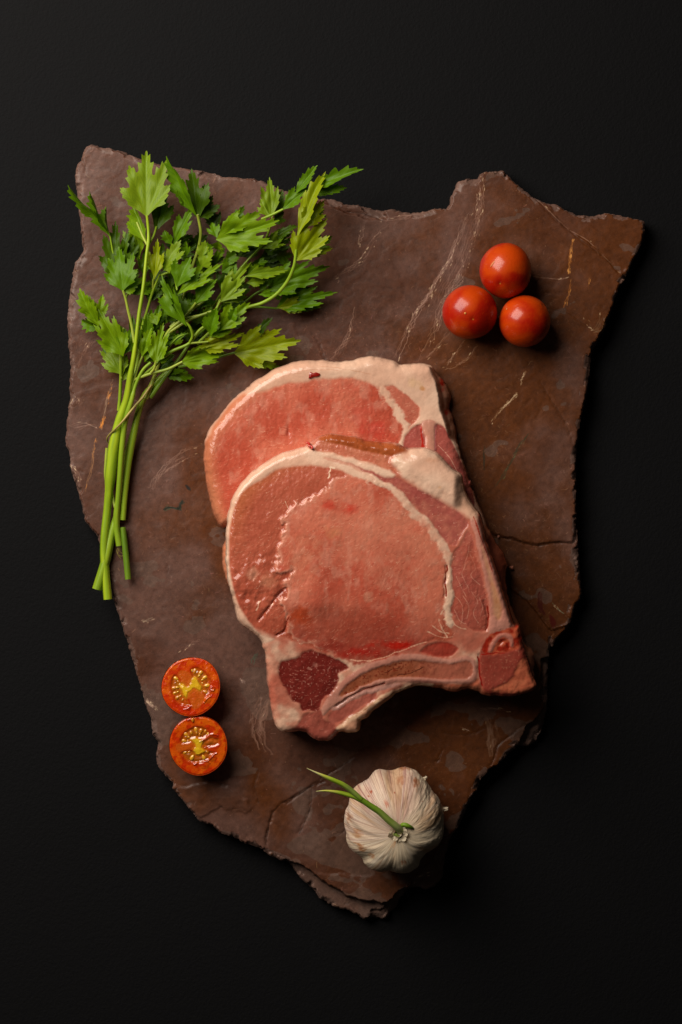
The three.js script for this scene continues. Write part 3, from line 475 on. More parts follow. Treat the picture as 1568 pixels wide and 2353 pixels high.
const frontChop = makeChop({
  name: 'pork_chop', label: 'front pork chop on top of the other one, curved rib bone along its lower edge', planY: YS + 0.037,
  outline: [...QF([69, 560, 72, 480, 84, 400, 108, 330, 138, 280, 178, 235, 228, 193, 288, 155, 345, 130, 420, 112, 448, 92, 478, 74, 510, 56, 560, 46, 620, 56, 670, 62, 720, 80, 790, 85, 860, 92, 908, 118, 960, 114, 1010, 120, 1060, 150, 1092, 190, 1145, 232, 1158, 262, 1170, 310, 1188, 350, 1212, 385, 1240, 420, 1256, 480, 1272, 545, 1300, 620, 1328, 700, 1355, 790, 1380, 870, 1402, 930, 1425, 940, 1436, 990, 1446, 1040, 1470, 1110, 1490, 1170, 1507, 1208, 1498, 1230, 1440, 1253, 1380, 1261, 1310, 1255, 1270, 1255, 1235, 1235, 1180, 1225, 1130, 1240, 1080, 1228, 1030, 1217, 960, 1212, 900, 1225, 850, 1248, 790, 1295, 740, 1330, 715, 1360, 685, 1378, 676, 1425, 640, 1432, 610, 1425, 582, 1432, 568, 1452, 530, 1470, 480, 1467, 450, 1445, 436, 1430, 380, 1426, 335, 1430, 302, 1412, 285, 1360, 275, 1310, 268, 1250, 262, 1190, 256, 1110, 250, 1055, 240, 1035, 232, 1000, 208, 975, 160, 940, 132, 910, 116, 880, 108, 830, 88, 760, 76, 700, 70, 640])],
  yTop: frontTop, yBase: (x, z) => Math.max(YS + 0.0015, frontTop(x, z) - 0.0195 - 0.012 * ss(0.085, 0.12, z) * ss(0.02, -0.03, x)), edge: 0.0036, drop: 0.0036,
  regions: [
    { name: 'fat', color: MEAT.pinkFat, dry: true, rough: 2 },
    { name: 'loin_muscle', pts: QF([77, 560, 80, 480, 96, 400, 130, 320, 178, 278, 246, 240, 320, 206, 400, 192, 470, 187, 530, 196, 590, 212, 650, 237, 720, 252, 760, 275, 830, 295, 880, 330, 920, 380, 970, 430, 1020, 490, 1060, 560, 1085, 620, 1090, 700, 1095, 790, 1080, 850, 1070, 900, 1120, 960, 1100, 1000, 1010, 1005, 900, 1035, 800, 1075, 680, 1095, 640, 1095, 560, 1062, 480, 1042, 380, 1000, 300, 975, 240, 960, 172, 918, 120, 838, 92, 748, 78, 650]), color: (x, z, d, sd) => mix3(MEAT.membrane(x, z), [0.47, 0.135, 0.045], 0.6 * ss(-0.014, -0.003, sd) * ss(0.035, -0.02, z)), lift: -0.0004, dome: 0.0006, domeW: 0.01, soft: 0.0013 },
    { name: 'torn_layer', calm: true, pts: tornEdge, color: (x, z, d) => { const q = FF ? plan([FF(600, 935)], YS + 0.037)[0] : 0, low = ss(q[1] - 0.017, q[1] + 0.013, z + 0.007 * sn(x * 90, z * 90, 3) - 0.16 * Math.max(0, x - 0.02)); let k = mix3(MEAT.lean(x, z), [0.30, 0.045, 0.026], 0.85 * low); return mix3(k, [0.70, 0.33, 0.22], 0.5 * ss(-0.0032, -0.0004, d) * ss(0.02, -0.01, x)); }, lift: 0.0011, dome: 0.0010, domeW: 0.02, ragged: 0.0026, soft: 0.0009, deep: 1, fade: (x, z) => { const p = (extra.f ??= [plan([FF(430, 400)], YS + 0.037)[0], plan([FF(640, 920)], YS + 0.037)[0]]); return ss(p[1][0], p[0][0], x) * ss(p[1][1], p[1][1] - 0.012, z - 0.25 * Math.max(0, p[0][0] - x)); } },
    { name: 'fat_seam', pts: QF([740, 250, 800, 272, 850, 300, 890, 350, 930, 400, 985, 450, 1020, 490, 1055, 545, 1085, 595, 1100, 660, 1102, 740, 1106, 800, 1095, 860, 1105, 920]), open: 10, color: MEAT.fat, lift: 0.0003, dome: 0.0004, domeW: 0.002, dry: true, ragged: 0.0018, soft: 0.001 },
    { name: 'cap_muscle', calm: true, pts: QF([520, 142, 580, 146, 640, 165, 700, 193, 760, 222, 820, 240, 870, 256, 940, 290, 1010, 325, 1080, 365, 1150, 410, 1178, 440, 1178, 472, 1150, 512, 1130, 552, 1100, 556, 1070, 530, 1040, 490, 1000, 430, 950, 382, 900, 335, 860, 298, 810, 266, 750, 238, 700, 213, 640, 182, 580, 158]), color: MEAT.cap, lift: -0.0008, dome: 0.0006 },
    { name: 'top_muscle', pts: QF([450, 106, 480, 82, 560, 72, 640, 90, 700, 104, 780, 115, 850, 135, 825, 178, 855, 205, 885, 232, 800, 203, 720, 172, 650, 152, 580, 136, 500, 126]), color: (x, z) => mix3([0.52, 0.17, 0.095], [0.46, 0.11, 0.06], fbm(x * 140, z * 140, 3)), lift: -0.0016, dome: 0.0006 },
    { name: 'dried_crust', pts: QF([490, 70, 510, 50, 560, 40, 670, 56, 790, 79, 925, 106, 915, 138, 870, 152, 800, 146, 720, 124, 640, 104, 570, 86]), color: MEAT.crust, lift: -0.0012, dome: 0.0012, domeW: 0.003, rough: 3, ragged: 0.0006 },
    { name: 'side_muscle', pts: QF([1180, 500, 1208, 535, 1222, 600, 1240, 680, 1262, 755, 1280, 840, 1280, 910, 1265, 952, 1235, 958, 1200, 945, 1170, 930, 1140, 900, 1112, 870, 1118, 800, 1112, 720, 1110, 640, 1120, 590, 1150, 555]), color: (x, z) => mix3(MEAT.cap(x, z), [0.42, 0.09, 0.05], fbm(x * 80, z * 80, 3)), lift: -0.0007, dome: 0.0009 },
    { name: 'feather_bone', pts: QF([1195, 425, 1232, 425, 1250, 480, 1264, 545, 1292, 620, 1320, 700, 1348, 790, 1374, 870, 1398, 932, 1370, 945, 1325, 955, 1278, 968, 1288, 900, 1286, 830, 1270, 750, 1250, 670, 1235, 590, 1217, 520, 1200, 470]), color: (x, z) => mix3(MEAT.bone(x, z), [0.52, 0.19, 0.14], 0.3), lift: 0.0006, dome: 0.0006, domeW: 0.003 },
    { name: 'marrow', calm: true, pts: QF([1250, 560, 1278, 640, 1300, 720, 1330, 800, 1345, 860, 1330, 900, 1310, 880, 1300, 820, 1290, 740, 1270, 660]), color: (x, z) => mix3([0.56, 0.29, 0.17], [0.46, 0.17, 0.07], fbm(x * 300, z * 300, 3)), lift: 0.0006, soft: 0.0014 },
    { name: 'chine_bone', calm: true, pts: QF([1240, 1075, 1262, 1010, 1285, 978, 1330, 958, 1400, 938, 1440, 920, 1470, 1040, 1500, 1110, 1540, 1205, 1510, 1260, 1400, 1285, 1300, 1262, 1255, 1222, 1238, 1160]), color: (x, z) => MEAT.chine(x, z), lift: 0.0004, dome: 0.0004, rough: 1.5 },
    { name: 'bloody_bone', pts: QF([1262, 1010, 1285, 978, 1330, 955, 1400, 935, 1440, 915, 1450, 1000, 1430, 1035, 1340, 1062, 1280, 1062, 1255, 1050]), color: MEAT.bloody, lift: 0.0002, rough: 4, ragged: 0.0008 },
    { name: 'bone_canal', pts: QF([1280, 1050, 1290, 1015, 1315, 985, 1345, 965, 1380, 968, 1398, 990, 1400, 1030, 1385, 1030, 1380, 1003, 1358, 985, 1335, 998, 1318, 1020, 1300, 1050]), color: (x, z) => mix3(MEAT.bone(x, z), [0.44, 0.13, 0.09], 0.6), lift: 0.0008, dome: 0.0004, domeW: 0.002 },
    { name: 'bloody_bone', pts: QF([1490, 1150, 1530, 1220, 1480, 1250, 1330, 1245, 1300, 1230, 1350, 1210, 1395, 1170, 1420, 1120, 1450, 1085]), color: (x, z) => mix3(MEAT.bloody(x, z), [0.44, 0.15, 0.075], 0.5), lift: 0.0003, rough: 4, ragged: 0.0008 },
    { name: 'rib_bone', calm: true, pts: QF([497, 1342, 528, 1272, 590, 1205, 650, 1150, 720, 1110, 800, 1083, 880, 1070, 960, 1064, 1040, 1078, 1110, 1090, 1180, 1073, 1217, 1088, 1232, 1130, 1228, 1172, 1202, 1200, 1120, 1202, 1030, 1199, 950, 1198, 860, 1196, 800, 1215, 730, 1238, 660, 1268, 600, 1305, 548, 1330, 520, 1352]), color: MEAT.bone, lift: 0.0006, dome: 0.0005, domeW: 0.003 },
    { name: 'marrow', calm: true, pts: QF([588, 1260, 620, 1215, 680, 1170, 740, 1135, 820, 1110, 900, 1098, 980, 1092, 1060, 1105, 1120, 1112, 1180, 1095, 1205, 1115, 1208, 1150, 1190, 1180, 1110, 1184, 1020, 1180, 940, 1172, 860, 1172, 790, 1184, 730, 1205, 660, 1236, 620, 1255]), color: (x, z) => mix3(MEAT.marrow(x, z), [0.42, 0.12, 0.075], 0.75 * ss(0.035, 0.06, x)), lift: -0.0001, rough: 2.5, soft: 0.0006 },
    { name: 'rib_cartilage', pts: QF([560, 1315, 620, 1275, 690, 1245, 760, 1222, 820, 1206, 880, 1200, 850, 1218, 780, 1238, 720, 1255, 650, 1282, 600, 1312, 570, 1335]), color: (x, z) => mix3([0.52, 0.26, 0.21], MEAT.bone(x, z), 0.3), lift: 0.0001 },
    { name: 'dark_muscle', pts: QF([330, 1100, 390, 1080, 440, 1053, 490, 1058, 560, 1078, 618, 1108, 632, 1130, 592, 1150, 590, 1190, 560, 1235, 520, 1262, 500, 1290, 490, 1330, 455, 1330, 420, 1328, 400, 1300, 370, 1290, 350, 1240, 320, 1200, 305, 1150, 315, 1110]), color: MEAT.dark, lift: -0.0010, dome: 0.0008 },
    { name: 'belly_muscle', pts: QF([395, 1400, 425, 1352, 460, 1340, 500, 1330, 512, 1360, 530, 1385, 560, 1390, 585, 1430, 570, 1460, 530, 1475, 480, 1475, 440, 1440, 400, 1428, 370, 1425]), color: (x, z) => mix3(MEAT.dark(x, z), [0.44, 0.12, 0.08], 0.25 + 0.5 * fbm(x * 130, z * 130, 3)), lift: -0.0008, rough: 2 },
    { name: 'belly_strip', pts: QF([540, 1360, 590, 1322, 640, 1290, 700, 1262, 765, 1243, 745, 1278, 690, 1312, 640, 1352, 600, 1378, 560, 1395]), color: (x, z) => mix3(mix3([0.27, 0.030, 0.020], [0.42, 0.10, 0.07], fbm(x * 160, z * 160, 3)), [0.6, 0.3, 0.2], 0.12), lift: -0.0006, rough: 2 },
    { name: 'belly_fat', pts: QF([575, 1412, 600, 1392, 640, 1358, 700, 1322, 760, 1275, 830, 1240, 900, 1212, 960, 1203, 1030, 1208, 1040, 1240, 960, 1240, 880, 1262, 800, 1315, 740, 1360, 700, 1400, 690, 1450, 640, 1450, 600, 1440]), color: (x, z) => mix3([0.70, 0.44, 0.28], [0.58, 0.28, 0.17], ss(0.4, 0.7, fbm(x * 200, z * 200, 3))), lift: 0.0006, dome: 0.001, domeW: 0.003, rough: 4, ragged: 0.0006, dry: true },
    { name: 'belly_edge', pts: QF([1035, 1205, 1100, 1206, 1200, 1206, 1232, 1180, 1245, 1210, 1290, 1258, 1240, 1262, 1180, 1240, 1130, 1260, 1040, 1240]), color: (x, z) => mix3([0.34, 0.06, 0.03], [0.48, 0.17, 0.09], fbm(x * 260, z * 260, 3)), lift: -0.0006, rough: 4 },
    { name: 'red_muscle', pts: QF([965, 1052, 1000, 1025, 1060, 1008, 1110, 1015, 1142, 1038, 1120, 1072, 1060, 1078, 1000, 1062]), color: (x, z) => mix3([0.30, 0.022, 0.012], [0.42, 0.08, 0.05], fbm(x * 150, z * 150, 3)), lift: -0.0010, dome: 0.0005 },
    { name: 'outer_fat', pts: QF([905, 125, 912, 108, 1010, 105, 1100, 180, 1160, 225, 1200, 320, 1260, 420, 1235, 432, 1195, 432, 1150, 402, 1080, 357, 1000, 315, 930, 272, 882, 242, 855, 205, 832, 180, 850, 148]), color: MEAT.fat, lift: 0.0008, dome: 0.0020, domeW: 0.008, dry: true, deep: 0.8, soft: 0.0018 },
    { name: 'outer_side', pts: QF([1148, 226, 1142, 330, 1142, 388, 1190, 408, 1245, 432, 1270, 420, 1200, 300, 1170, 230]), color: (x, z) => mix3(MEAT.fat(x, z), [0.60, 0.32, 0.2], 0.5), lift: -0.0022, deep: 1, soft: 0.0026, dry: true },
    { name: 'side_flesh', pts: QF([1236, 436, 1254, 490, 1266, 545, 1296, 620, 1324, 700, 1351, 790, 1376, 870, 1396, 925, 1440, 915, 1400, 800, 1320, 600, 1270, 440, 1240, 400]), color: (x, z) => mix3([0.24, 0.02, 0.008], [0.36, 0.08, 0.04], fbm(x * 170, z * 170, 3)), lift: -0.002 },
    { name: 'fat_rim', pts: QF([40, 560, 50, 400, 100, 280, 200, 170, 340, 100, 430, 100, 470, 118, 560, 132, 640, 152, 720, 178, 800, 206, 850, 232, 830, 248, 760, 226, 690, 200, 630, 178, 570, 156, 520, 150, 600, 178, 680, 212, 740, 245, 740, 265, 650, 240, 590, 214, 530, 198, 470, 189, 400, 194, 320, 202, 250, 240, 182, 280, 135, 322, 100, 400, 84, 480, 79, 560, 80, 650, 96, 748, 124, 838, 174, 918, 228, 972, 290, 992, 220, 1020, 140, 970, 80, 860, 50, 700]), color: (x, z, d) => mix3(MEAT.fat(x, z), [0.60, 0.26, 0.17], 0.75 * ss(-0.0012, 0.0006, d) * ss(0.3, 0.7, fbm(x * 220, z * 220 + 5, 3) + 0.15)), lift: 0, dome: 0.0003, domeW: 0.004, dry: true, soft: 0.0009 },
  ],
  lines: [...[[1190, 560, 1175, 640, 1160, 690, 1180, 740, 1195, 780], [1195, 600, 1220, 660, 1200, 700, 1240, 740], [1130, 700, 1160, 760, 1180, 800], [1160, 790, 1190, 840, 1180, 900], [1200, 770, 1230, 820, 1215, 880, 1235, 920], [1120, 790, 1150, 820, 1165, 870, 1150, 920], [1240, 800, 1255, 850, 1240, 900], [1125, 860, 1145, 905, 1180, 925]].map((l) => ({ pts: QF(l), w: 1.7, c: '224,170,142', a: 0.4 })),
    ...[[1060, 880, 1080, 850, 1110, 790, 1112, 700], [1070, 900, 1100, 890, 1130, 930, 1180, 950], [1090, 850, 1085, 900, 1110, 930], [1020, 930, 1060, 960, 1100, 970], [1000, 960, 1060, 985, 1120, 985], [1050, 900, 1070, 950, 1090, 985]].map((l) => ({ pts: QF(l), w: 3.6, c: '230,188,158', a: 0.42 })),
    { pts: QF([1090, 655, 1083, 720, 1082, 790]), w: 3.5, c: '120,30,14', a: 0.8 }, { pts: QF([575, 1305, 640, 1262, 720, 1225, 800, 1200]), w: 2.2, c: '120,30,20', a: 0.8 }, { pts: QF([1235, 1080, 1240, 1150, 1255, 1210]), w: 3, c: '150,20,12', a: 0.8 }, { pts: QF([1250, 1065, 1300, 1062, 1360, 1058]), w: 2.5, c: '150,24,14', a: 0.7 },
    { pts: QF([548, 195, 545, 225, 540, 250]), w: 4, c: '235,200,172', a: 0.75 }, { pts: QF([545, 195, 570, 200]), w: 4, c: '235,200,172', a: 0.6 }, { pts: QF([340, 355, 352, 385]), w: 2.4, c: '226,180,150', a: 0.6 },
    { pts: QF([205, 860, 225, 815]), w: 3.4, c: '230,180,150', a: 0.7 }, { pts: QF([270, 835, 285, 830]), w: 3, c: '230,180,150', a: 0.6 }, { pts: QF([330, 770, 290, 810, 260, 850, 220, 900]), w: 3.6, c: '110,26,12', a: 0.6 }, { pts: QF([355, 890, 330, 960, 300, 975]), w: 3.4, c: '110,26,12', a: 0.55 },
    { pts: QF([640, 1090, 720, 1095, 820, 1070, 900, 1040, 1000, 1010]), w: 3.6, c: '236,180,150', a: 0.55 }, { pts: QF([1275, 840, 1283, 900, 1270, 955]), w: 3.5, c: '120,24,10', a: 0.7 }, { pts: QF([800, 1150, 870, 1125]), w: 1.6, c: '60,18,8', a: 0.6 }, { pts: QF([860, 1165, 930, 1150, 985, 1125]), w: 1.8, c: '60,18,8', a: 0.7 },
    { pts: QF([1215, 430, 1245, 520, 1275, 600, 1300, 680]), w: 3.4, c: '150,24,10', a: 0.5 }, { pts: QF([590, 1390, 640, 1360, 700, 1330, 790, 1270]), w: 1.6, c: '150,90,60', a: 0.5 }],
  spots: [{ at: FF(545, 375), r: [26, 16], color: [0.52, 0.03, 0.015], a: 0.7 }, { at: FF(640, 390), r: [26, 18], color: [0.54, 0.025, 0.012], a: 0.85 }, { at: FF(600, 380), r: [62, 26], color: [0.50, 0.06, 0.03], a: 0.4 }, { at: FF(960, 480), r: [40, 18], color: [0.50, 0.06, 0.03], a: 0.5 },
    { at: FF(410, 890), r: [42, 34], color: [0.50, 0.06, 0.014], a: 0.9 }, { at: FF(620, 930), r: [170, 55], color: [0.30, 0.05, 0.026], a: 0.7 }, { at: FF(860, 1022), r: [70, 16], color: [0.46, 0.012, 0.005], a: 0.95 }, { at: FF(690, 1056), r: [90, 18], color: [0.36, 0.016, 0.009], a: 0.9 }, { at: FF(560, 1030), r: [60, 20], color: [0.26, 0.03, 0.018], a: 0.8 }, { at: FF(560, 500), r: [28, 22], color: [0.56, 0.24, 0.10], a: 0.4 },
    { at: FF(190, 690), r: [22, 22], color: [0.56, 0.27, 0.17], a: 0.5 }, { at: FF(260, 720), r: [30, 26], color: [0.53, 0.23, 0.13], a: 0.4 }, { at: FF(720, 800), r: [16, 18], color: [0.58, 0.28, 0.18], a: 0.4 }, { at: FF(840, 560), r: [190, 150], color: [0.58, 0.205, 0.125], a: 0.5 }, { at: FF(420, 600), r: [50, 70], color: [0.57, 0.21, 0.12], a: 0.5 }, { at: FF(480, 1115), r: [10, 7], color: [0.45, 0.16, 0.12], a: 0.6 },
    { at: FF(1055, 290), r: [8, 6], color: [0.66, 0.33, 0.14], a: 0.5 }, { at: FF(1020, 165), r: [26, 12], color: [0.62, 0.30, 0.18], a: 0.5 }, { at: FF(900, 150), r: [12, 14], color: [0.46, 0.14, 0.08], a: 0.4 }],
  extraHeight: (x, z, a, c) => {
    const q = (u, v) => plan([FF(u, v)], YS + 0.037)[0], cr = (extra.c ??= [[[1092, 655], [1085, 720], [1083, 795]], [[340, 760], [290, 812], [255, 855], [215, 905]], [[356, 885], [335, 955], [298, 975]], [[1240, 1072], [1240, 1150], [1258, 1215]], [[575, 1306], [640, 1264], [720, 1228], [800, 1202]], [[1338, 1020], [1352, 1002], [1372, 1010], [1378, 1030]], [[1262, 820], [1283, 890], [1270, 955]]].map((l) => l.map(([u, v]) => q(u, v))));
    let y = 0; for (const l of cr) { const d = lineDist(l, a, c); if (d < 0.003) y -= 0.0007 * Math.exp(-((d / 0.0007) ** 2)); }
    const p = (extra.p ??= q(200, 740)); const rr = Math.hypot(x - p[0], z - p[1]); if (rr < 0.03) y += sn(x * 210, z * 210, 3) * 0.0012 * ss(0.03, 0.008, rr);
    return y;
  },
});
// the blood clots on top of the meat
{
  const red = new THREE.MeshPhysicalMaterial({ color: lin(0.26, 0.008, 0.004), roughness: 0.25, clearcoat: 1, clearcoatRoughness: 0.08 });
  const p = rearChop.at(...FE(663, 171)), g = new THREE.SphereGeometry(1, 28, 16); g.scale(0.0031, 0.0009, 0.0016);
  { const a = g.attributes.position; for (let i = 0; i < a.count; i++) { const x = a.getX(i), z = a.getZ(i), s = 1 + 0.5 * sn(x * 700 + 5, z * 700, 2); a.setXYZ(i, x * s, a.getY(i), z * s); } g.computeVertexNormals(); }
  part('blood_spot', g, red, rearChop.t, 'dark red blood spot on the fat').position.set(p[0], p[1] + 0.0002, p[2]);
  const c = [[440, 85], [452, 92], [450, 101], [462, 104], [466, 116]].map(([u, v]) => { const q = frontChop.at(...FF(u, v + 4)); return new THREE.Vector3(q[0], q[1] + 0.0012, q[2] - 0.0008); });
  part('blood_strand', new THREE.TubeGeometry(new THREE.CatmullRomCurve3(c), 24, 0.0007, 7), new THREE.MeshPhysicalMaterial({ color: lin(0.5, 0.02, 0.008), roughness: 0.35, clearcoat: 0.6 }), frontChop.t, 'small red strand on the upper edge');
}

// the two scraps beside the meat
{
  const m = new THREE.MeshPhysicalMaterial({ color: lin(0.34, 0.10, 0.05), roughness: 0.5 });
  const crumb = (label, px_, py_, size, seed) => { const w = W(px_, py_, YS), g = new THREE.IcosahedronGeometry(size, 2), a = g.attributes.position; for (let i = 0; i < a.count; i++) { const x = a.getX(i) / size, y = a.getY(i) / size, z = a.getZ(i) / size, s = size * (1 + 0.5 * sn(x * 1.7 + seed, z * 1.7 + y, 2)); a.setXYZ(i, x * s, y * s * 0.5, z * s * 0.75); } g.computeVertexNormals(); const t = thing('meat_crumb', label, 'meat scrap', [w[0], YS, w[2]], 'meat scraps beside the chops'); part('crumb', g, m, t).position.y = size * 0.25 + 0.0001; };
  crumb('tiny brown meat scrap on the slate just right of the chops', 1175.5, 1304.6, 0.0014, 3); crumb('tiny meat scrap at the slate crack right of the chops, paler and smaller', 1146, 1233, 0.0008, 7);
}

// ------------------------------------------------------------------ three whole cherry tomatoes
{
  const make = (cx, cy, rx, ry, tall, turn, seed, label, scar) => {
    const c = W(cx, cy, YS + 0.015), kx = kAt(YS + 0.015) * S, R = [rx * kx, tall, ry * kx];
    const t = thing('cherry_tomato', label, 'tomato', [c[0], YS, c[2]], 'whole cherry tomatoes');
    const g = new THREE.SphereGeometry(1, 96, 72), a = g.attributes.position, col = [];
    const q = new THREE.Quaternion().setFromEuler(new THREE.Euler(scar.tilt[0], turn, scar.tilt[1])), v = new THREE.Vector3();
    for (let i = 0; i < a.count; i++) {
      v.fromBufferAttribute(a, i); const ang = Math.atan2(v.z, v.x), pole = v.y;
      let r = 1 + 0.012 * sn(v.x * 1.6 + seed, v.z * 1.6 + v.y * 1.3, 2) + 0.008 * Math.cos(3 * ang + seed) * (1 - pole * pole);
      r -= 0.028 * Math.exp(-((1 - pole) / 0.006)) ;
      const n = fbm(v.x * 1.5 + seed * 3, v.z * 1.5 + v.y * 1.1, 3), f = vn(v.x * 34 + seed, v.z * 34 + v.y * 21);
      let k = mix3([0.36, 0.008, 0.0006], [0.50, 0.046, 0.001], ss(0.3, 0.72, n)); k = mix3(k, [0.60, 0.08, 0.004], 0.2 * ss(0.72, 1, f));
      if (1 - pole < 0.0005) k = [0.62, 0.24, 0.03];
      v.multiplyScalar(r).applyQuaternion(q); a.setXYZ(i, v.x * R[0], v.y * R[1] + R[1] * 0.985, v.z * R[2]); col.push(...k);
    }
    g.setAttribute('color', new THREE.Float32BufferAttribute(col, 3)); g.computeVertexNormals();
    const mat = new THREE.MeshPhysicalMaterial({ vertexColors: true, roughness: 0.5, specularIntensity: 0.15, clearcoat: 0.65, clearcoatRoughness: 0.2, bumpMap: repeated(SOFTN, 3, 2), bumpScale: 0.00006 });
    part('skin', g, mat, t);
    // the scar: a dry slit or a small navel
    const s = new THREE.SphereGeometry(1, 18, 12); s.scale(...scar.size); s.rotateY(scar.turn ?? 0);
    const d = new THREE.Vector3(scar.at[0], Math.sqrt(1 - scar.at[0] ** 2 - scar.at[1] ** 2), scar.at[1]);
    const m = part('blossom_scar', s, new THREE.MeshPhysicalMaterial({ color: lin(...scar.color), roughness: 0.5 }), t);
    m.quaternion.setFromUnitVectors(new THREE.Vector3(0, 1, 0), d); m.position.set(d.x * R[0] * 0.995, d.y * R[1] * 0.995 + R[1] * 0.985, d.z * R[2] * 0.995);
  };
  make(1162, 622, 59.5, 63.5, 0.0152, 0.4, 2.1, 'upper of the three whole cherry tomatoes, with a slit scar', { at: [-0.56, -0.16], size: [0.0007, 0.0004, 0.0022], turn: -0.7, color: [0.55, 0.14, 0.03], tilt: [0.5, 0.3] });
  make(1080, 717.5, 63.5, 61.5, 0.0150, 1.9, 5.3, 'left one of the three whole cherry tomatoes, with a dimple on top', { at: [-0.22, 0.12], size: [0.0006, 0.0003, 0.0006], color: [0.62, 0.26, 0.05], tilt: [0.15, 0.22] });
  make(1206, 737.5, 59, 59.5, 0.0148, 3.2, 8.7, 'smooth lower right one of the three whole cherry tomatoes', { at: [-0.74, -0.42], size: [0.0005, 0.0003, 0.0006], color: [0.5, 0.16, 0.04], tilt: [-0.9, 0.8] });
}
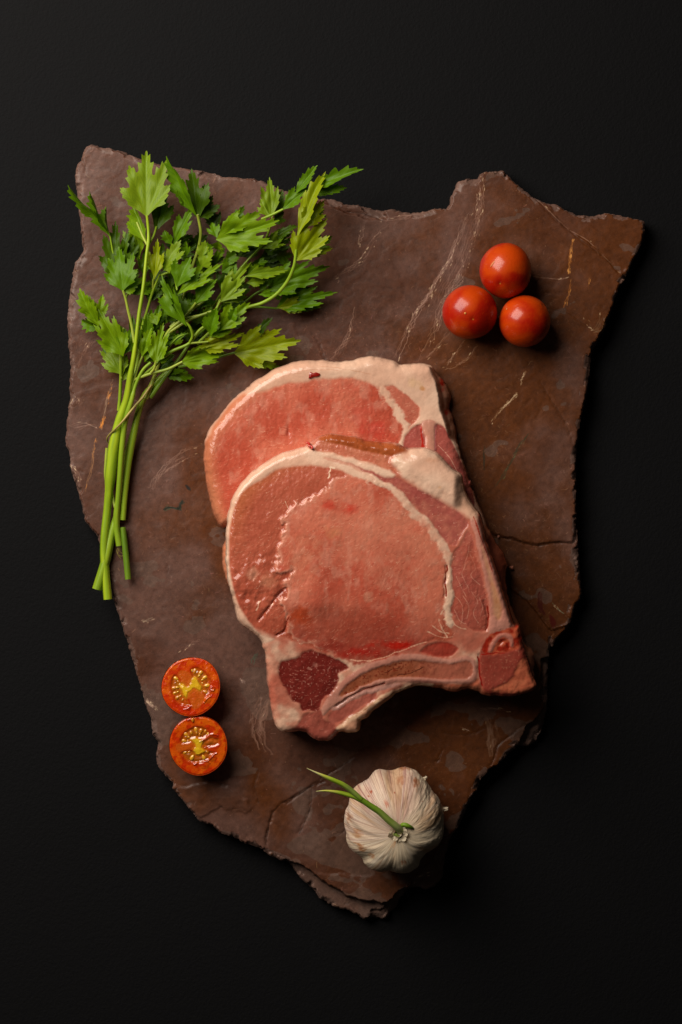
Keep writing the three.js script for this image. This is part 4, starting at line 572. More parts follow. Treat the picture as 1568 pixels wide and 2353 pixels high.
// ------------------------------------------------------------------ the halved cherry tomato
{
  const QG = (l) => pairs(FG, l);
  const half = ({ label, c, rx, ry, tilt, core, gels, seeds, septa = [], drops, seed, lump = [] }) => {
    const yc = YS + 0.0145, o = W(...FG(...c), yc), k = kAt(yc) * S * 0.1465;      // study units to metres on the cut face
    const loc = (l) => { const r = []; for (let i = 0; i < l.length; i += 2) r.push([(l[i] - c[0]) * k, (l[i + 1] - c[1]) * k]); return r; };
    const t = thing('cherry_tomato_half', label, 'tomato half', [o[0], YS, o[2]], 'cherry tomato halves');
    const body = new THREE.Group(); body.position.y = 0.0145; // the tilt is baked into the shapes below
    const RX = rx * k, RZ = ry * k, tiltM = new THREE.Matrix4().makeRotationFromEuler(new THREE.Euler(tilt[0], 0, tilt[1])).setPosition(0, 0.0145, 0);
    const rim = (a) => 1 + 0.012 * Math.cos(2 * a + seed) + 0.008 * Math.cos(3 * a + seed * 2) + 0.006 * Math.sin(5 * a);
    const outline = Array.from({ length: 160 }, (_, i) => { const a = (i / 160) * 2 * Math.PI; return [Math.cos(a) * RX * rim(a), Math.sin(a) * RZ * rim(a)]; });
    // skin: a bowl below the cut
    const P = [], I = [], U = [], M = 26, N = 96;
    for (let j = 0; j <= M; j++) for (let i = 0; i <= N; i++) { const a = (i / N) * 2 * Math.PI, f = (j / M) * Math.PI * 0.5, r = Math.cos(f) * rim(a), bul = 1 + 0.05 * Math.sin(2 * f); P.push(Math.cos(a) * RX * r * bul, -0.0143 * Math.sin(f) + 0.0003, Math.sin(a) * RZ * r * bul); U.push(i / N, j / M); }
    for (let j = 0; j < M; j++) for (let i = 0; i < N; i++) { const q = j * (N + 1) + i; I.push(q, q + 1, q + N + 1, q + 1, q + N + 2, q + N + 1); }
    const sk = new THREE.BufferGeometry(); sk.setAttribute('position', new THREE.Float32BufferAttribute(P, 3)); sk.setAttribute('uv', new THREE.Float32BufferAttribute(U, 2)); sk.setIndex(I); sk.applyMatrix4(tiltM); sk.computeVertexNormals();
    part('skin', sk, new THREE.MeshPhysicalMaterial({ color: lin(0.50, 0.035, 0.002), roughness: 0.3, clearcoat: 0.8, clearcoatRoughness: 0.15 }), t);
    // cut face
    const cP = smoothClosed(loc(core), 3), gP = gels.map((g) => smoothClosed(loc(g), 3)), sP = septa.map((g) => smoothClosed(loc(g), 3)), dP = drops.map((d) => ({ p: smoothOpen(loc(d.l), 4), w: d.w })), lP = lump.map((l) => [...loc(l.slice(0, 2))[0], l[2] * k]);
    const b = [-RX * 1.06, -RZ * 1.06, RX * 1.06, RZ * 1.06], st = 0.00022;
    const rimF = new Grid2(b, 0.0005, (x, z) => polySdf(outline, x, z)), coreF = new Grid2(b, 0.0004, (x, z) => polySdf(cP, x, z)), gelF = new Grid2(b, 0.0004, (x, z) => Math.min(...gP.map((p) => polySdf(p, x, z)))), sepF = new Grid2(b, 0.0005, (x, z) => Math.min(1, ...sP.map((p) => polySdf(p, x, z))));
    const dropF = new Grid2(b, 0.00022, (x, z) => Math.min(1, ...dP.map((d) => lineDist(d.p, x, z) - d.w * k * (0.7 + 0.6 * vn(x * 900, z * 900)))));
    const wob = (x, z) => [x + sn(x * 500 + seed, z * 500, 2) * 0.0005, z + sn(x * 500, z * 500 + seed, 2) * 0.0005];
    const height = (x, z, sd) => {
      const [a, e] = wob(x, z), g = gelF.at(a, e); let y = 0.0004 - 0.0005 * ss(-0.0010, 0, sd);
      y -= 0.0006 * ss(0.0006, -0.0011, g) - 0.0003 * ss(-0.001, -0.0028, g); y += 0.00025 * ss(0.0003, -0.0006, coreF.at(a, e));
      for (const l of lP) { const d = Math.hypot(x - l[0], z - l[1]) / l[2]; if (d < 1) y += 0.0005 * (1 - d * d); }
      const d = dropF.at(x, z); y += 0.00042 * ss(0.0002, -0.0005, d);
      return y + sn(x * 420, z * 420 + seed, 3) * 0.00014 + sn(x * 1500, z * 1500, 2) * 0.00005 * ss(0, 0.0008, g);
    };
    const tex = canvasTex(320, 320, (ctx, w, h) => pixelPaint(ctx, w, h, (u, v) => {
      const x = lerp(b[0], b[2], u), z = lerp(b[1], b[3], v), [a, e] = wob(x, z), sd = rimF.at(x, z), g = gelF.at(a, e), cd = coreF.at(a, e), n = fbm(x * 380 + seed, z * 380, 3), n2 = fbm(x * 130 + seed * 7, z * 130, 3);
      let c = mix3([0.60, 0.042, 0.001], [0.68, 0.105, 0.003], ss(0.3, 0.7, n2)); c = mix3(c, [0.48, 0.020, 0.001], 0.9 * ss(0.45, 0.68, n));
      c = mix3(c, [0.40, 0.022, 0.002], 0.7 * ss(0.0022, 0.0002, g));
      c = mix3(c, mix3([0.52, 0.055, 0.001], [0.46, 0.095, 0.002], n2), ss(0.0005, -0.0008, g)); c = mix3(c, [0.32, 0.10, 0.004], 0.6 * ss(-0.0004, -0.0022, g) * ss(0.35, 0.6, n2 + 0.15));
      const s = sepF.at(a, e); c = mix3(c, mix3([0.52, 0.07, 0.004], [0.55, 0.13, 0.01], n), ss(0.0005, -0.0007, s) * 0.8);
      c = mix3(c, mix3([0.76, 0.38, 0.010], [0.68, 0.44, 0.015], n), ss(0.0006, -0.0006, cd)); c = mix3(c, [0.56, 0.20, 0.01], 0.6 * ss(0.0020, 0, cd) * ss(-0.001, 0.0005, cd));
      c = mix3(c, [0.58, 0.075, 0.006], ss(-0.0007, -0.0002, sd)); const k = 0.9 + 0.25 * (vn(x * 2600, z * 2600) - 0.5) + 0.15 * (n - 0.5); return [c[0] * k, c[1] * k, c[2] * k];
    }));
    const flesh = new THREE.MeshPhysicalMaterial({ map: tex, roughness: 0.22, specularIntensity: 0.7, bumpMap: repeated(WET, 0.35), bumpScale: 0.00014 });
    const gelM = new THREE.MeshPhysicalMaterial({ map: tex, roughness: 0.22, clearcoat: 1, clearcoatRoughness: 0.05 });
    for (const p of fieldBody({ b, step: st, sdf: (x, z) => rimF.at(x, z) + 0.00015, height, bottom: () => -0.002, rows: 1, minPiece: 60, regionOf: (x, z) => { const [a, e] = wob(x, z); return dropF.at(x, z) < 0 ? 3 : coreF.at(a, e) < 0 ? 2 : gelF.at(a, e) < 0 ? 1 : 0; } })) {
      p.geo.applyMatrix4(tiltM); part(['flesh', 'seed_gel', 'core', 'juice_drop'][p.region], p.geo, [flesh, gelM, flesh, gelM][p.region], t);
    }
    const sg = new THREE.SphereGeometry(1, 16, 10), sm = [[0.72, 0.36, 0.02], [0.64, 0.27, 0.012], [0.56, 0.19, 0.008]].map((c) => new THREE.MeshPhysicalMaterial({ color: lin(...c), roughness: 0.3, clearcoat: 0.8, clearcoatRoughness: 0.1 })), r = rng(seed * 100);
    for (let i = 0; i < seeds.length; i += 3) {
      const [p] = loc(seeds.slice(i, i + 2)), ang = Math.atan2(p[1], p[0]), L = seeds[i + 2] * k * 1.2, g = sg.clone(), a = g.attributes.position;
      for (let j = 0; j < a.count; j++) { const x = a.getX(j); a.setXYZ(j, x * L, a.getY(j) * L * 0.42, a.getZ(j) * L * (0.62 + 0.18 * x)); }
      g.rotateY(-ang); g.translate(p[0], height(p[0], p[1], -0.01) - L * 0.06, p[1]); g.applyMatrix4(tiltM); g.computeVertexNormals();
      part('seed', g, sm[Math.floor(r() * 3)], t);
    }
  };
  half({
    label: 'upper of the two cherry tomato halves, cut face up, nearer the parsley', c: [644, 772], rx: 462, ry: 466, seed: 1.3, tilt: [-0.07, 0.05],
    core: [455, 730, 500, 720, 575, 768, 640, 740, 668, 650, 720, 622, 762, 690, 800, 740, 812, 832, 760, 812, 690, 792, 640, 832, 600, 872, 580, 950, 540, 925, 508, 860, 480, 790],
    gels: [[385, 595, 440, 610, 470, 680, 520, 740, 500, 800, 520, 880, 570, 960, 610, 1000, 660, 1060, 560, 1075, 440, 1020, 370, 920, 335, 800, 340, 690], [640, 510, 700, 472, 790, 500, 870, 560, 930, 640, 945, 750, 930, 860, 880, 905, 830, 850, 800, 760, 750, 670, 680, 640, 650, 580]],
    septa: [[600, 890, 700, 820, 800, 850, 860, 940, 800, 1080, 690, 1130, 640, 1000], [440, 560, 520, 520, 640, 560, 660, 660, 600, 750, 540, 740, 470, 640]],
    seeds: [410, 645, 36, 442, 690, 22, 385, 795, 40, 428, 785, 26, 392, 872, 30, 440, 852, 18, 437, 940, 36, 478, 918, 24, 518, 975, 18, 660, 515, 22, 706, 530, 40, 795, 560, 40, 772, 602, 24, 858, 632, 38, 826, 665, 24, 898, 755, 42, 870, 855, 40, 822, 716, 14],
    drops: [{ l: [950, 800, 985, 780, 1015, 800, 1000, 835, 960, 830], w: 13 }, { l: [955, 925, 900, 960, 865, 1010, 855, 1030], w: 16 }, { l: [530, 1130, 590, 1120, 650, 1075, 680, 1090], w: 8 }, { l: [990, 850, 985, 910], w: 7 }], lump: [[910, 975, 60], [985, 805, 55], [600, 1105, 50]],
  });
  half({
    label: 'lower of the two cherry tomato halves, cut face up, wet with juice', c: [760, 1697], rx: 461, ry: 466, seed: 4.1, tilt: [0.03, 0.04],
    core: [650, 1602, 720, 1578, 790, 1600, 832, 1650, 800, 1720, 850, 1770, 890, 1790, 830, 1815, 745, 1835, 690, 1782, 718, 1700, 690, 1650],
    gels: [[490, 1670, 500, 1560, 570, 1465, 660, 1415, 760, 1405, 870, 1430, 940, 1500, 880, 1560, 800, 1590, 720, 1570, 650, 1600, 640, 1650], [490, 1800, 580, 1775, 690, 1785, 745, 1840, 830, 1820, 920, 1790, 1010, 1800, 980, 1860, 880, 1940, 750, 1985, 620, 1950, 530, 1880], [830, 1640, 950, 1560, 1070, 1580, 1095, 1660, 1000, 1720, 850, 1715]],
    septa: [[420, 1680, 560, 1660, 690, 1660, 690, 1740, 560, 1780, 420, 1790], [860, 1640, 960, 1580, 1060, 1600, 1070, 1660, 960, 1690]],
    seeds: [570, 1525, 40, 610, 1565, 22, 650, 1495, 26, 725, 1452, 42, 736, 1500, 24, 802, 1470, 38, 785, 1522, 22, 872, 1468, 24, 912, 1512, 24, 542, 1625, 36, 604, 1626, 22, 555, 1806, 30, 616, 1800, 24, 665, 1885, 42, 845, 1880, 36, 900, 1792, 24, 676, 1296, 30],
    drops: [{ l: [600, 1290, 640, 1275, 670, 1290], w: 26 }, { l: [955, 1520, 1000, 1515, 1065, 1532], w: 17 }, { l: [785, 1635, 845, 1605], w: 12 }, { l: [1055, 1815, 1000, 1840, 940, 1910, 880, 1940, 785, 1950], w: 14 }, { l: [905, 1945, 950, 1975], w: 9 }, { l: [700, 1995, 745, 1970], w: 16 }, { l: [870, 1725, 940, 1705], w: 7 }], lump: [[985, 1880, 70], [920, 1600, 90], [860, 1990, 80]],
  });
}

// ------------------------------------------------------------------ the sprouting garlic bulb
{
  const yMid = YS + 0.017, yNeck = 0.0395, neckP = FH(925, 735);
  const outP = smoothClosed(pairs(FH, [930, 188, 985, 185, 1050, 205, 1105, 245, 1150, 295, 1205, 375, 1262, 435, 1300, 505, 1312, 580, 1305, 680, 1298, 760, 1262, 825, 1205, 880, 1155, 910, 1110, 955, 1095, 1000, 1050, 1040, 1000, 1065, 940, 1072, 880, 1062, 850, 1050, 780, 1056, 710, 1035, 645, 992, 620, 945, 575, 905, 530, 865, 497, 800, 490, 740, 480, 680, 470, 610, 482, 545, 505, 500, 525, 440, 555, 370, 605, 318, 680, 275, 735, 218, 790, 200, 855, 207, 900, 200]), 3).map(([a, b]) => W(a, b, yMid));
  const mid = W(...FH(895, 632), yMid), base = [mid[0], YS, mid[2]], nk = W(...neckP, YS + yNeck);
  const N0 = [nk[0] - base[0], nk[2] - base[2]], O = outP.map((p) => [p[0] - base[0], p[2] - base[2]]);
  // outline as a radius round the middle of the bulb
  const rad = (a) => { let best = 0; const cx = Math.cos(a), cz = Math.sin(a); for (let i = 0, j = O.length - 1; i < O.length; j = i++) { const dx = O[i][0] - O[j][0], dz = O[i][1] - O[j][1], den = cx * dz - cz * dx; if (Math.abs(den) < 1e-12) continue; const t = (O[j][0] * dz - O[j][1] * dx) / den, s = (O[j][0] * cz - O[j][1] * cx) / den; if (t > 0 && s >= -0.001 && s <= 1.001) best = Math.max(best, t); } return best; };
  const NA = 360, RA = Array.from({ length: NA }, (_, i) => rad((i / NA) * 2 * Math.PI));
  // where the outline is pinched, cloves meet
  const smoothR = RA.map((_, i) => { let s = 0; for (let k = -34; k <= 34; k++) s += RA[(i + k + NA) % NA]; return s / 69; });
  const lobe = RA.map((r, i) => clamp((r / smoothR[i] - 1) / 0.035, -1, 1));
  const prof = (t) => {            // t 0 neck .. 1 equator .. 2 root: [share of the radius, height]
    if (t < 0.06) return [0.075, 0.0425 - t * 0.03];
    if (t <= 1) { const u = (t - 0.06) / 0.94, th = u * Math.PI * 0.5; return [0.075 + 0.925 * Math.pow(Math.sin(th), 0.92), 0.0165 + 0.0242 * Math.pow(Math.cos(th), 1.0)]; }
    const th = (t - 1) * Math.PI * 0.5; return [Math.cos(th) * 0.86 + 0.14 * (2 - t), 0.0165 - 0.0165 * Math.pow(Math.sin(th), 1.1)];
  };
  const NT = 96, P = [], U = [], I = [];
  const pt = (a, t) => {
    const i = ((a / (2 * Math.PI)) * NA + NA) % NA, i0 = Math.floor(i) % NA, f = i - Math.floor(i), r = lerp(RA[i0], RA[(i0 + 1) % NA], f), lb = lerp(lobe[i0], lobe[(i0 + 1) % NA], f);
    const mr = 0.0285, re = lerp(mr, r, ss(0.0, 0.85, t)); const [q, y] = prof(t), m = ss(0.3, 0.85, t) * (1 - ss(1.4, 2, t)), off = 1 - ss(0.0, 1.0, t) ;
    const wr = (vn(a * 34 + 3, t * 4) - 0.5) * 0.00012 + (vn(a * 80, t * 7 + 9) - 0.5) * 0.00007 + sn(Math.cos(a) * 3 + 5, Math.sin(a) * 3 + t * 2.5, 3) * 0.0013 + (Math.abs(sn(a * 6 + t * 5, t * 9 - a * 2, 3)) - 0.3) * 0.0006 * ss(-0.2, 0.6, Math.cos(a + 0.75));
    const rr = re * q * (1 - 0.0) + wr * m;
    return [N0[0] * off + Math.cos(a) * rr, Math.max(0.0001, y + lb * 0.0008 * Math.sin(Math.min(1, t) * Math.PI * 0.9) * m + wr * 0.8 * ss(0.1, 0.4, t)), N0[1] * off + Math.sin(a) * rr];
  };
  const NAa = 420;
  for (let j = 0; j <= NT; j++) for (let i = 0; i <= NAa; i++) { const a = (i / NAa) * 2 * Math.PI, t = (j / NT) * 2; P.push(...pt(a === 2 * Math.PI ? 0 : a, t)); U.push(i / NAa, 1 - j / NT); }
  for (let j = 0; j < NT; j++) for (let i = 0; i < NAa; i++) { const q = j * (NAa + 1) + i; I.push(q, q + 1, q + NAa + 1, q + 1, q + NAa + 2, q + NAa + 1); }
  const g = new THREE.BufferGeometry(); g.setAttribute('position', new THREE.Float32BufferAttribute(P, 3)); g.setAttribute('uv', new THREE.Float32BufferAttribute(U, 2)); g.setIndex(I); g.computeVertexNormals();
  { const n = g.attributes.normal; for (let j = 0; j <= NT; j++) { const a = j * (NAa + 1), b = a + NAa, x = n.getX(a) + n.getX(b), y = n.getY(a) + n.getY(b), z = n.getZ(a) + n.getZ(b), l = Math.hypot(x, y, z); n.setXYZ(a, x / l, y / l, z / l); n.setXYZ(b, x / l, y / l, z / l); } }
  const tex = canvasTex(2048, 512, (ctx, w, h) => {
    pixelPaint(ctx, w, h, (u, v) => {
      const a = u * 2 * Math.PI, t = v * 2, cx = Math.cos(a), cz = Math.sin(a), s1 = fbm(cx * 2.2 + 4, cz * 2.2 + t * 0.9, 4), s2 = fbm(cx * 5 + 14, cz * 5 + t * 3, 4), st = vn(u * 300, t * 1.3), st2 = vn(u * 90 + 4, t * 2 + 3);
      const side = ss(-0.35, 0.75, -cx * 0.55 - cz * 0.65 + (s1 - 0.5) * 0.8);       // the purplish brown skin on one side, white on the other
      let c = mix3([0.70, 0.56, 0.39], [0.68, 0.50, 0.37], side); c = mix3(c, [0.52, 0.29, 0.23], 0.65 * side * ss(0.45, 0.7, s2)); c = mix3(c, [0.52, 0.29, 0.14], 0.65 * ss(0.52, 0.68, s1) * ss(0.1, 0.45, t));
      c = mix3(c, [0.36, 0.17, 0.15], 0.42 * ss(0.62, 0.9, st) * (0.25 + side)); c = mix3(c, [0.72, 0.62, 0.52], 0.35 * ss(0.55, 0.9, st2));
      const k = 0.93 + 0.16 * (fbm(u * 160, t * 20, 3) - 0.5) + 0.1 * (vn(u * 700, t * 60) - 0.5); return [c[0] * k, c[1] * k, c[2] * k];
    });
    const r = rng(31);
    for (let i = 0; i < 92; i++) {       // the veins of the papery skin, from neck to root
      const x = ((i + r() * 1.6) / 92) * w, a = (x / w) * 2 * Math.PI, dark = -Math.cos(a) * 0.55 - Math.sin(a) * 0.65 > -0.35 + (r() - 0.5) * 0.4;
      ctx.strokeStyle = dark ? `rgba(112,58,54,${0.35 + 0.45 * r()})` : `rgba(150,120,92,${0.16 + 0.25 * r()})`; ctx.lineWidth = 1.2 + r() * 2.2; ctx.beginPath(); ctx.moveTo(x, h * 0.03); const d = (r() - 0.5) * 20; ctx.bezierCurveTo(x + d, h * 0.2, x - d, h * 0.4, x + d * 0.5, h * (0.5 + 0.3 * r())); ctx.stroke();
    }
    const blot = (u, v, rx, ry, c, al) => { for (let k = 0; k < 26; k++) { ctx.fillStyle = `rgba(${c},${al * (0.3 + 0.7 * r())})`; ctx.beginPath(); ctx.ellipse((u + (r() - 0.5) * rx * 1.6) * w, (v + (r() - 0.5) * ry * 1.6) * h, rx * w * (0.15 + 0.4 * r()), ry * h * (0.15 + 0.4 * r()), r() * 3, 0, 7); ctx.fill(); } };
    const UV = (fx, fy) => { const p = W(...FH(fx, fy), YS + 0.03), x = p[0] - base[0], z = p[2] - base[2]; let best = 9, bu = 0, bv = 0; for (let j = 0; j < 50; j++) for (let i = 0; i < 120; i++) { const q = pt((i / 120) * 2 * Math.PI, j / 50), d = Math.hypot(q[0] - x, q[2] - z); if (d < best) { best = d; bu = i / 120; bv = j / 100; } } return [bu, bv]; };
    for (const [fx, fy, rx, ry, c, al] of [[695, 393, 0.006, 0.012, '150,62,34', 0.5], [680, 425, 0.004, 0.007, '150,62,34', 0.4], [822, 475, 0.012, 0.022, '176,96,72', 0.4], [890, 392, 0.003, 0.005, '140,60,34', 0.5], [975, 970, 0.014, 0.02, '176,112,78', 0.35], [1090, 330, 0.016, 0.05, '140,78,48', 0.28], [1000, 210, 0.02, 0.03, '150,90,56', 0.3], [940, 300, 0.014, 0.05, '150,92,58', 0.22], [610, 860, 0.022, 0.03, '150,88,48', 0.35], [700, 910, 0.016, 0.03, '160,98,60', 0.28], [520, 620, 0.02, 0.05, '150,92,60', 0.22], [590, 730, 0.02, 0.05, '168,108,66', 0.22], [1130, 470, 0.002, 0.004, '150,60,40', 0.6], [890, 800, 0.03, 0.03, '190,124,74', 0.2]]) blot(...UV(fx, fy), rx, ry, c, al);
  });
  const skin = new THREE.MeshPhysicalMaterial({ map: tex, roughness: 0.52, specularIntensity: 0.55, bumpMap: (() => { const t = canvasTex(1024, 128, (ctx, w, h) => pixelPaint(ctx, w, h, (u, v) => { const n = Math.pow(0.25 + 0.5 * vn(u * 110, v * 4) + 0.25 * vn(u * 260, v * 9), 2.2); return [n, n, n]; }), false); return t; })(), bumpScale: 0.00006 });
  const t = thing('garlic_bulb', 'sprouting garlic bulb with purple veined papery skin and a green shoot', 'garlic', base);
  part('papery_skin', g, skin, t);
  // torn paper collar round the neck and flakes
  const paper = new THREE.MeshPhysicalMaterial({ color: lin(0.60, 0.49, 0.34), roughness: 0.6, transmission: 0.25, thickness: 0, side: THREE.DoubleSide }), r = rng(8);
  const flake = (fx, fy, y, w, l, turn, up) => {
    const p = W(...FH(fx, fy), YS + y), ge = new THREE.PlaneGeometry(w, l, 10, 10), a = ge.attributes.position;
    for (let i = 0; i < a.count; i++) { const x = a.getX(i) / w, z = a.getY(i) / l; a.setXYZ(i, a.getX(i) * (1 - 0.45 * (z + 0.5) + 0.25 * sn(z * 6 + fx, x * 3, 2)), up * (z + 0.5) * l + 0.12 * w * sn(x * 4 + fx, z * 4, 2) - x * x * w * 0.35, -a.getY(i) + l * 0.16 * sn(x * 7 + fy, 3, 2)); }
    ge.rotateY(turn); ge.computeVertexNormals(); part('paper_flake', ge, paper, t).position.set(p[0] - base[0], y + 0.0001, p[2] - base[2]);
  };
  for (let k = 0; k < 11; k++) { const a = (k / 11) * 6.28 + r() * 0.4; flake(928 + Math.cos(a) * 52, 742 + Math.sin(a) * 36, 0.0402, 0.0035 + r() * 0.003, 0.003 + r() * 0.002, -a - 1.57, 0.25 + r() * 0.5); }
  flake(960, 815, 0.0385, 0.011, 0.009, 3.0, -0.2); flake(1010, 770, 0.039, 0.009, 0.009, 2.2, 0.0); flake(870, 745, 0.0395, 0.007, 0.007, -1.2, 0.1); flake(1313, 535, 0.017, 0.003, 0.004, -1.4, 0.3); flake(1145, 285, 0.020, 0.003, 0.004, -0.8, 0.3);
  // the shoot
  const tube = (pts, mat, name, parent, flat = 1) => {
    const v = pts.map(([fx, fy, y]) => { const p = W(...FH(fx, fy), YS + y); return new THREE.Vector3(p[0] - base[0], y, p[2] - base[2]); }), cv = new THREE.CatmullRomCurve3(v), n = 60, fr = cv.computeFrenetFrames(n), PP = [], II = [], CC = [], m = 16;
    for (let i = 0; i <= n; i++) {
      const s = i / n, c = cv.getPointAt(s), q = s * (pts.length - 1), a0 = Math.min(Math.floor(q), pts.length - 2), rr = lerp(pts[a0][3], pts[a0 + 1][3], q - a0) * 0.2747 * 0.68 * S, side = new THREE.Vector3(-fr.tangents[i].z, 0, fr.tangents[i].x).normalize(), up = new THREE.Vector3().crossVectors(side, fr.tangents[i]).normalize();
      for (let k = 0; k <= m; k++) {
        const a = (k / m) * 2 * Math.PI, z = rr * (1 + 0.05 * Math.cos(4 * a)); PP.push(c.x + side.x * Math.cos(a) * z + up.x * Math.sin(a) * z * flat, c.y + side.y * Math.cos(a) * z + up.y * Math.sin(a) * z * flat, c.z + side.z * Math.cos(a) * z + up.z * Math.sin(a) * z * flat);
        const st = vn(a * 5 + 2, s * 3); let col = mix3(pts[a0][4], pts[a0 + 1][4], q - a0); col = mix3(col, [col[0] * 1.3, col[1] * 1.25, col[2]], st - 0.4); CC.push(...col);
      }
    }
    for (let i = 0; i < n; i++) for (let k = 0; k < m; k++) { const q = i * (m + 1) + k; II.push(q, q + 1, q + m + 1, q + 1, q + m + 2, q + m + 1); }
    const ge = new THREE.BufferGeometry(); ge.setAttribute('position', new THREE.Float32BufferAttribute(PP, 3)); ge.setAttribute('color', new THREE.Float32BufferAttribute(CC, 3)); ge.setIndex(II); ge.computeVertexNormals();
    return part(name, ge, mat, parent);
  };
  const gm = new THREE.MeshPhysicalMaterial({ vertexColors: true, roughness: 0.45, specularIntensity: 0.5 });
  const PG = [0.30, 0.33, 0.13], MG = [0.21, 0.28, 0.05], DG = [0.14, 0.24, 0.014], LG = [0.27, 0.38, 0.02], YG = [0.42, 0.42, 0.06], TIP = [0.55, 0.50, 0.22];
  const shoot = new THREE.Group(); shoot.name = 'shoot'; t.add(shoot);
  tube([[975, 735, 0.038, 44, PG], [920, 690, 0.0425, 44, PG], [850, 632, 0.0445, 40, MG], [770, 560, 0.046, 37, MG], [680, 500, 0.047, 36, DG], [600, 440, 0.048, 33, DG], [545, 395, 0.0485, 26, DG], [515, 372, 0.0487, 20, DG]], gm, 'stalk', shoot);
  tube([[620, 455, 0.0482, 26, DG], [545, 390, 0.049, 30, MG], [470, 335, 0.0505, 30, MG], [390, 297, 0.052, 27, LG], [300, 258, 0.053, 25, LG], [220, 222, 0.0535, 18, YG], [180, 203, 0.0536, 9, TIP], [163, 194, 0.0536, 2, TIP]], gm, 'leaf', shoot);
  tube([[640, 478, 0.047, 26, DG], [560, 435, 0.0475, 28, DG], [480, 410, 0.048, 28, LG], [400, 393, 0.0485, 24, LG], [320, 384, 0.0485, 17, YG], [270, 386, 0.0483, 9, YG], [240, 389, 0.0482, 2, TIP]], gm, 'leaf', shoot);
  tube([[940, 690, 0.0385, 16, MG], [975, 668, 0.0415, 26, DG], [1010, 678, 0.0420, 26, DG], [1045, 695, 0.0405, 20, DG], [1062, 705, 0.039, 8, DG]], gm, 'leaf_stub', shoot);
  tube([[890, 725, 0.0385, 14, MG], [905, 750, 0.0410, 22, MG], [935, 765, 0.0405, 18, MG], [965, 765, 0.039, 8, MG]], gm, 'leaf_stub', shoot);
}

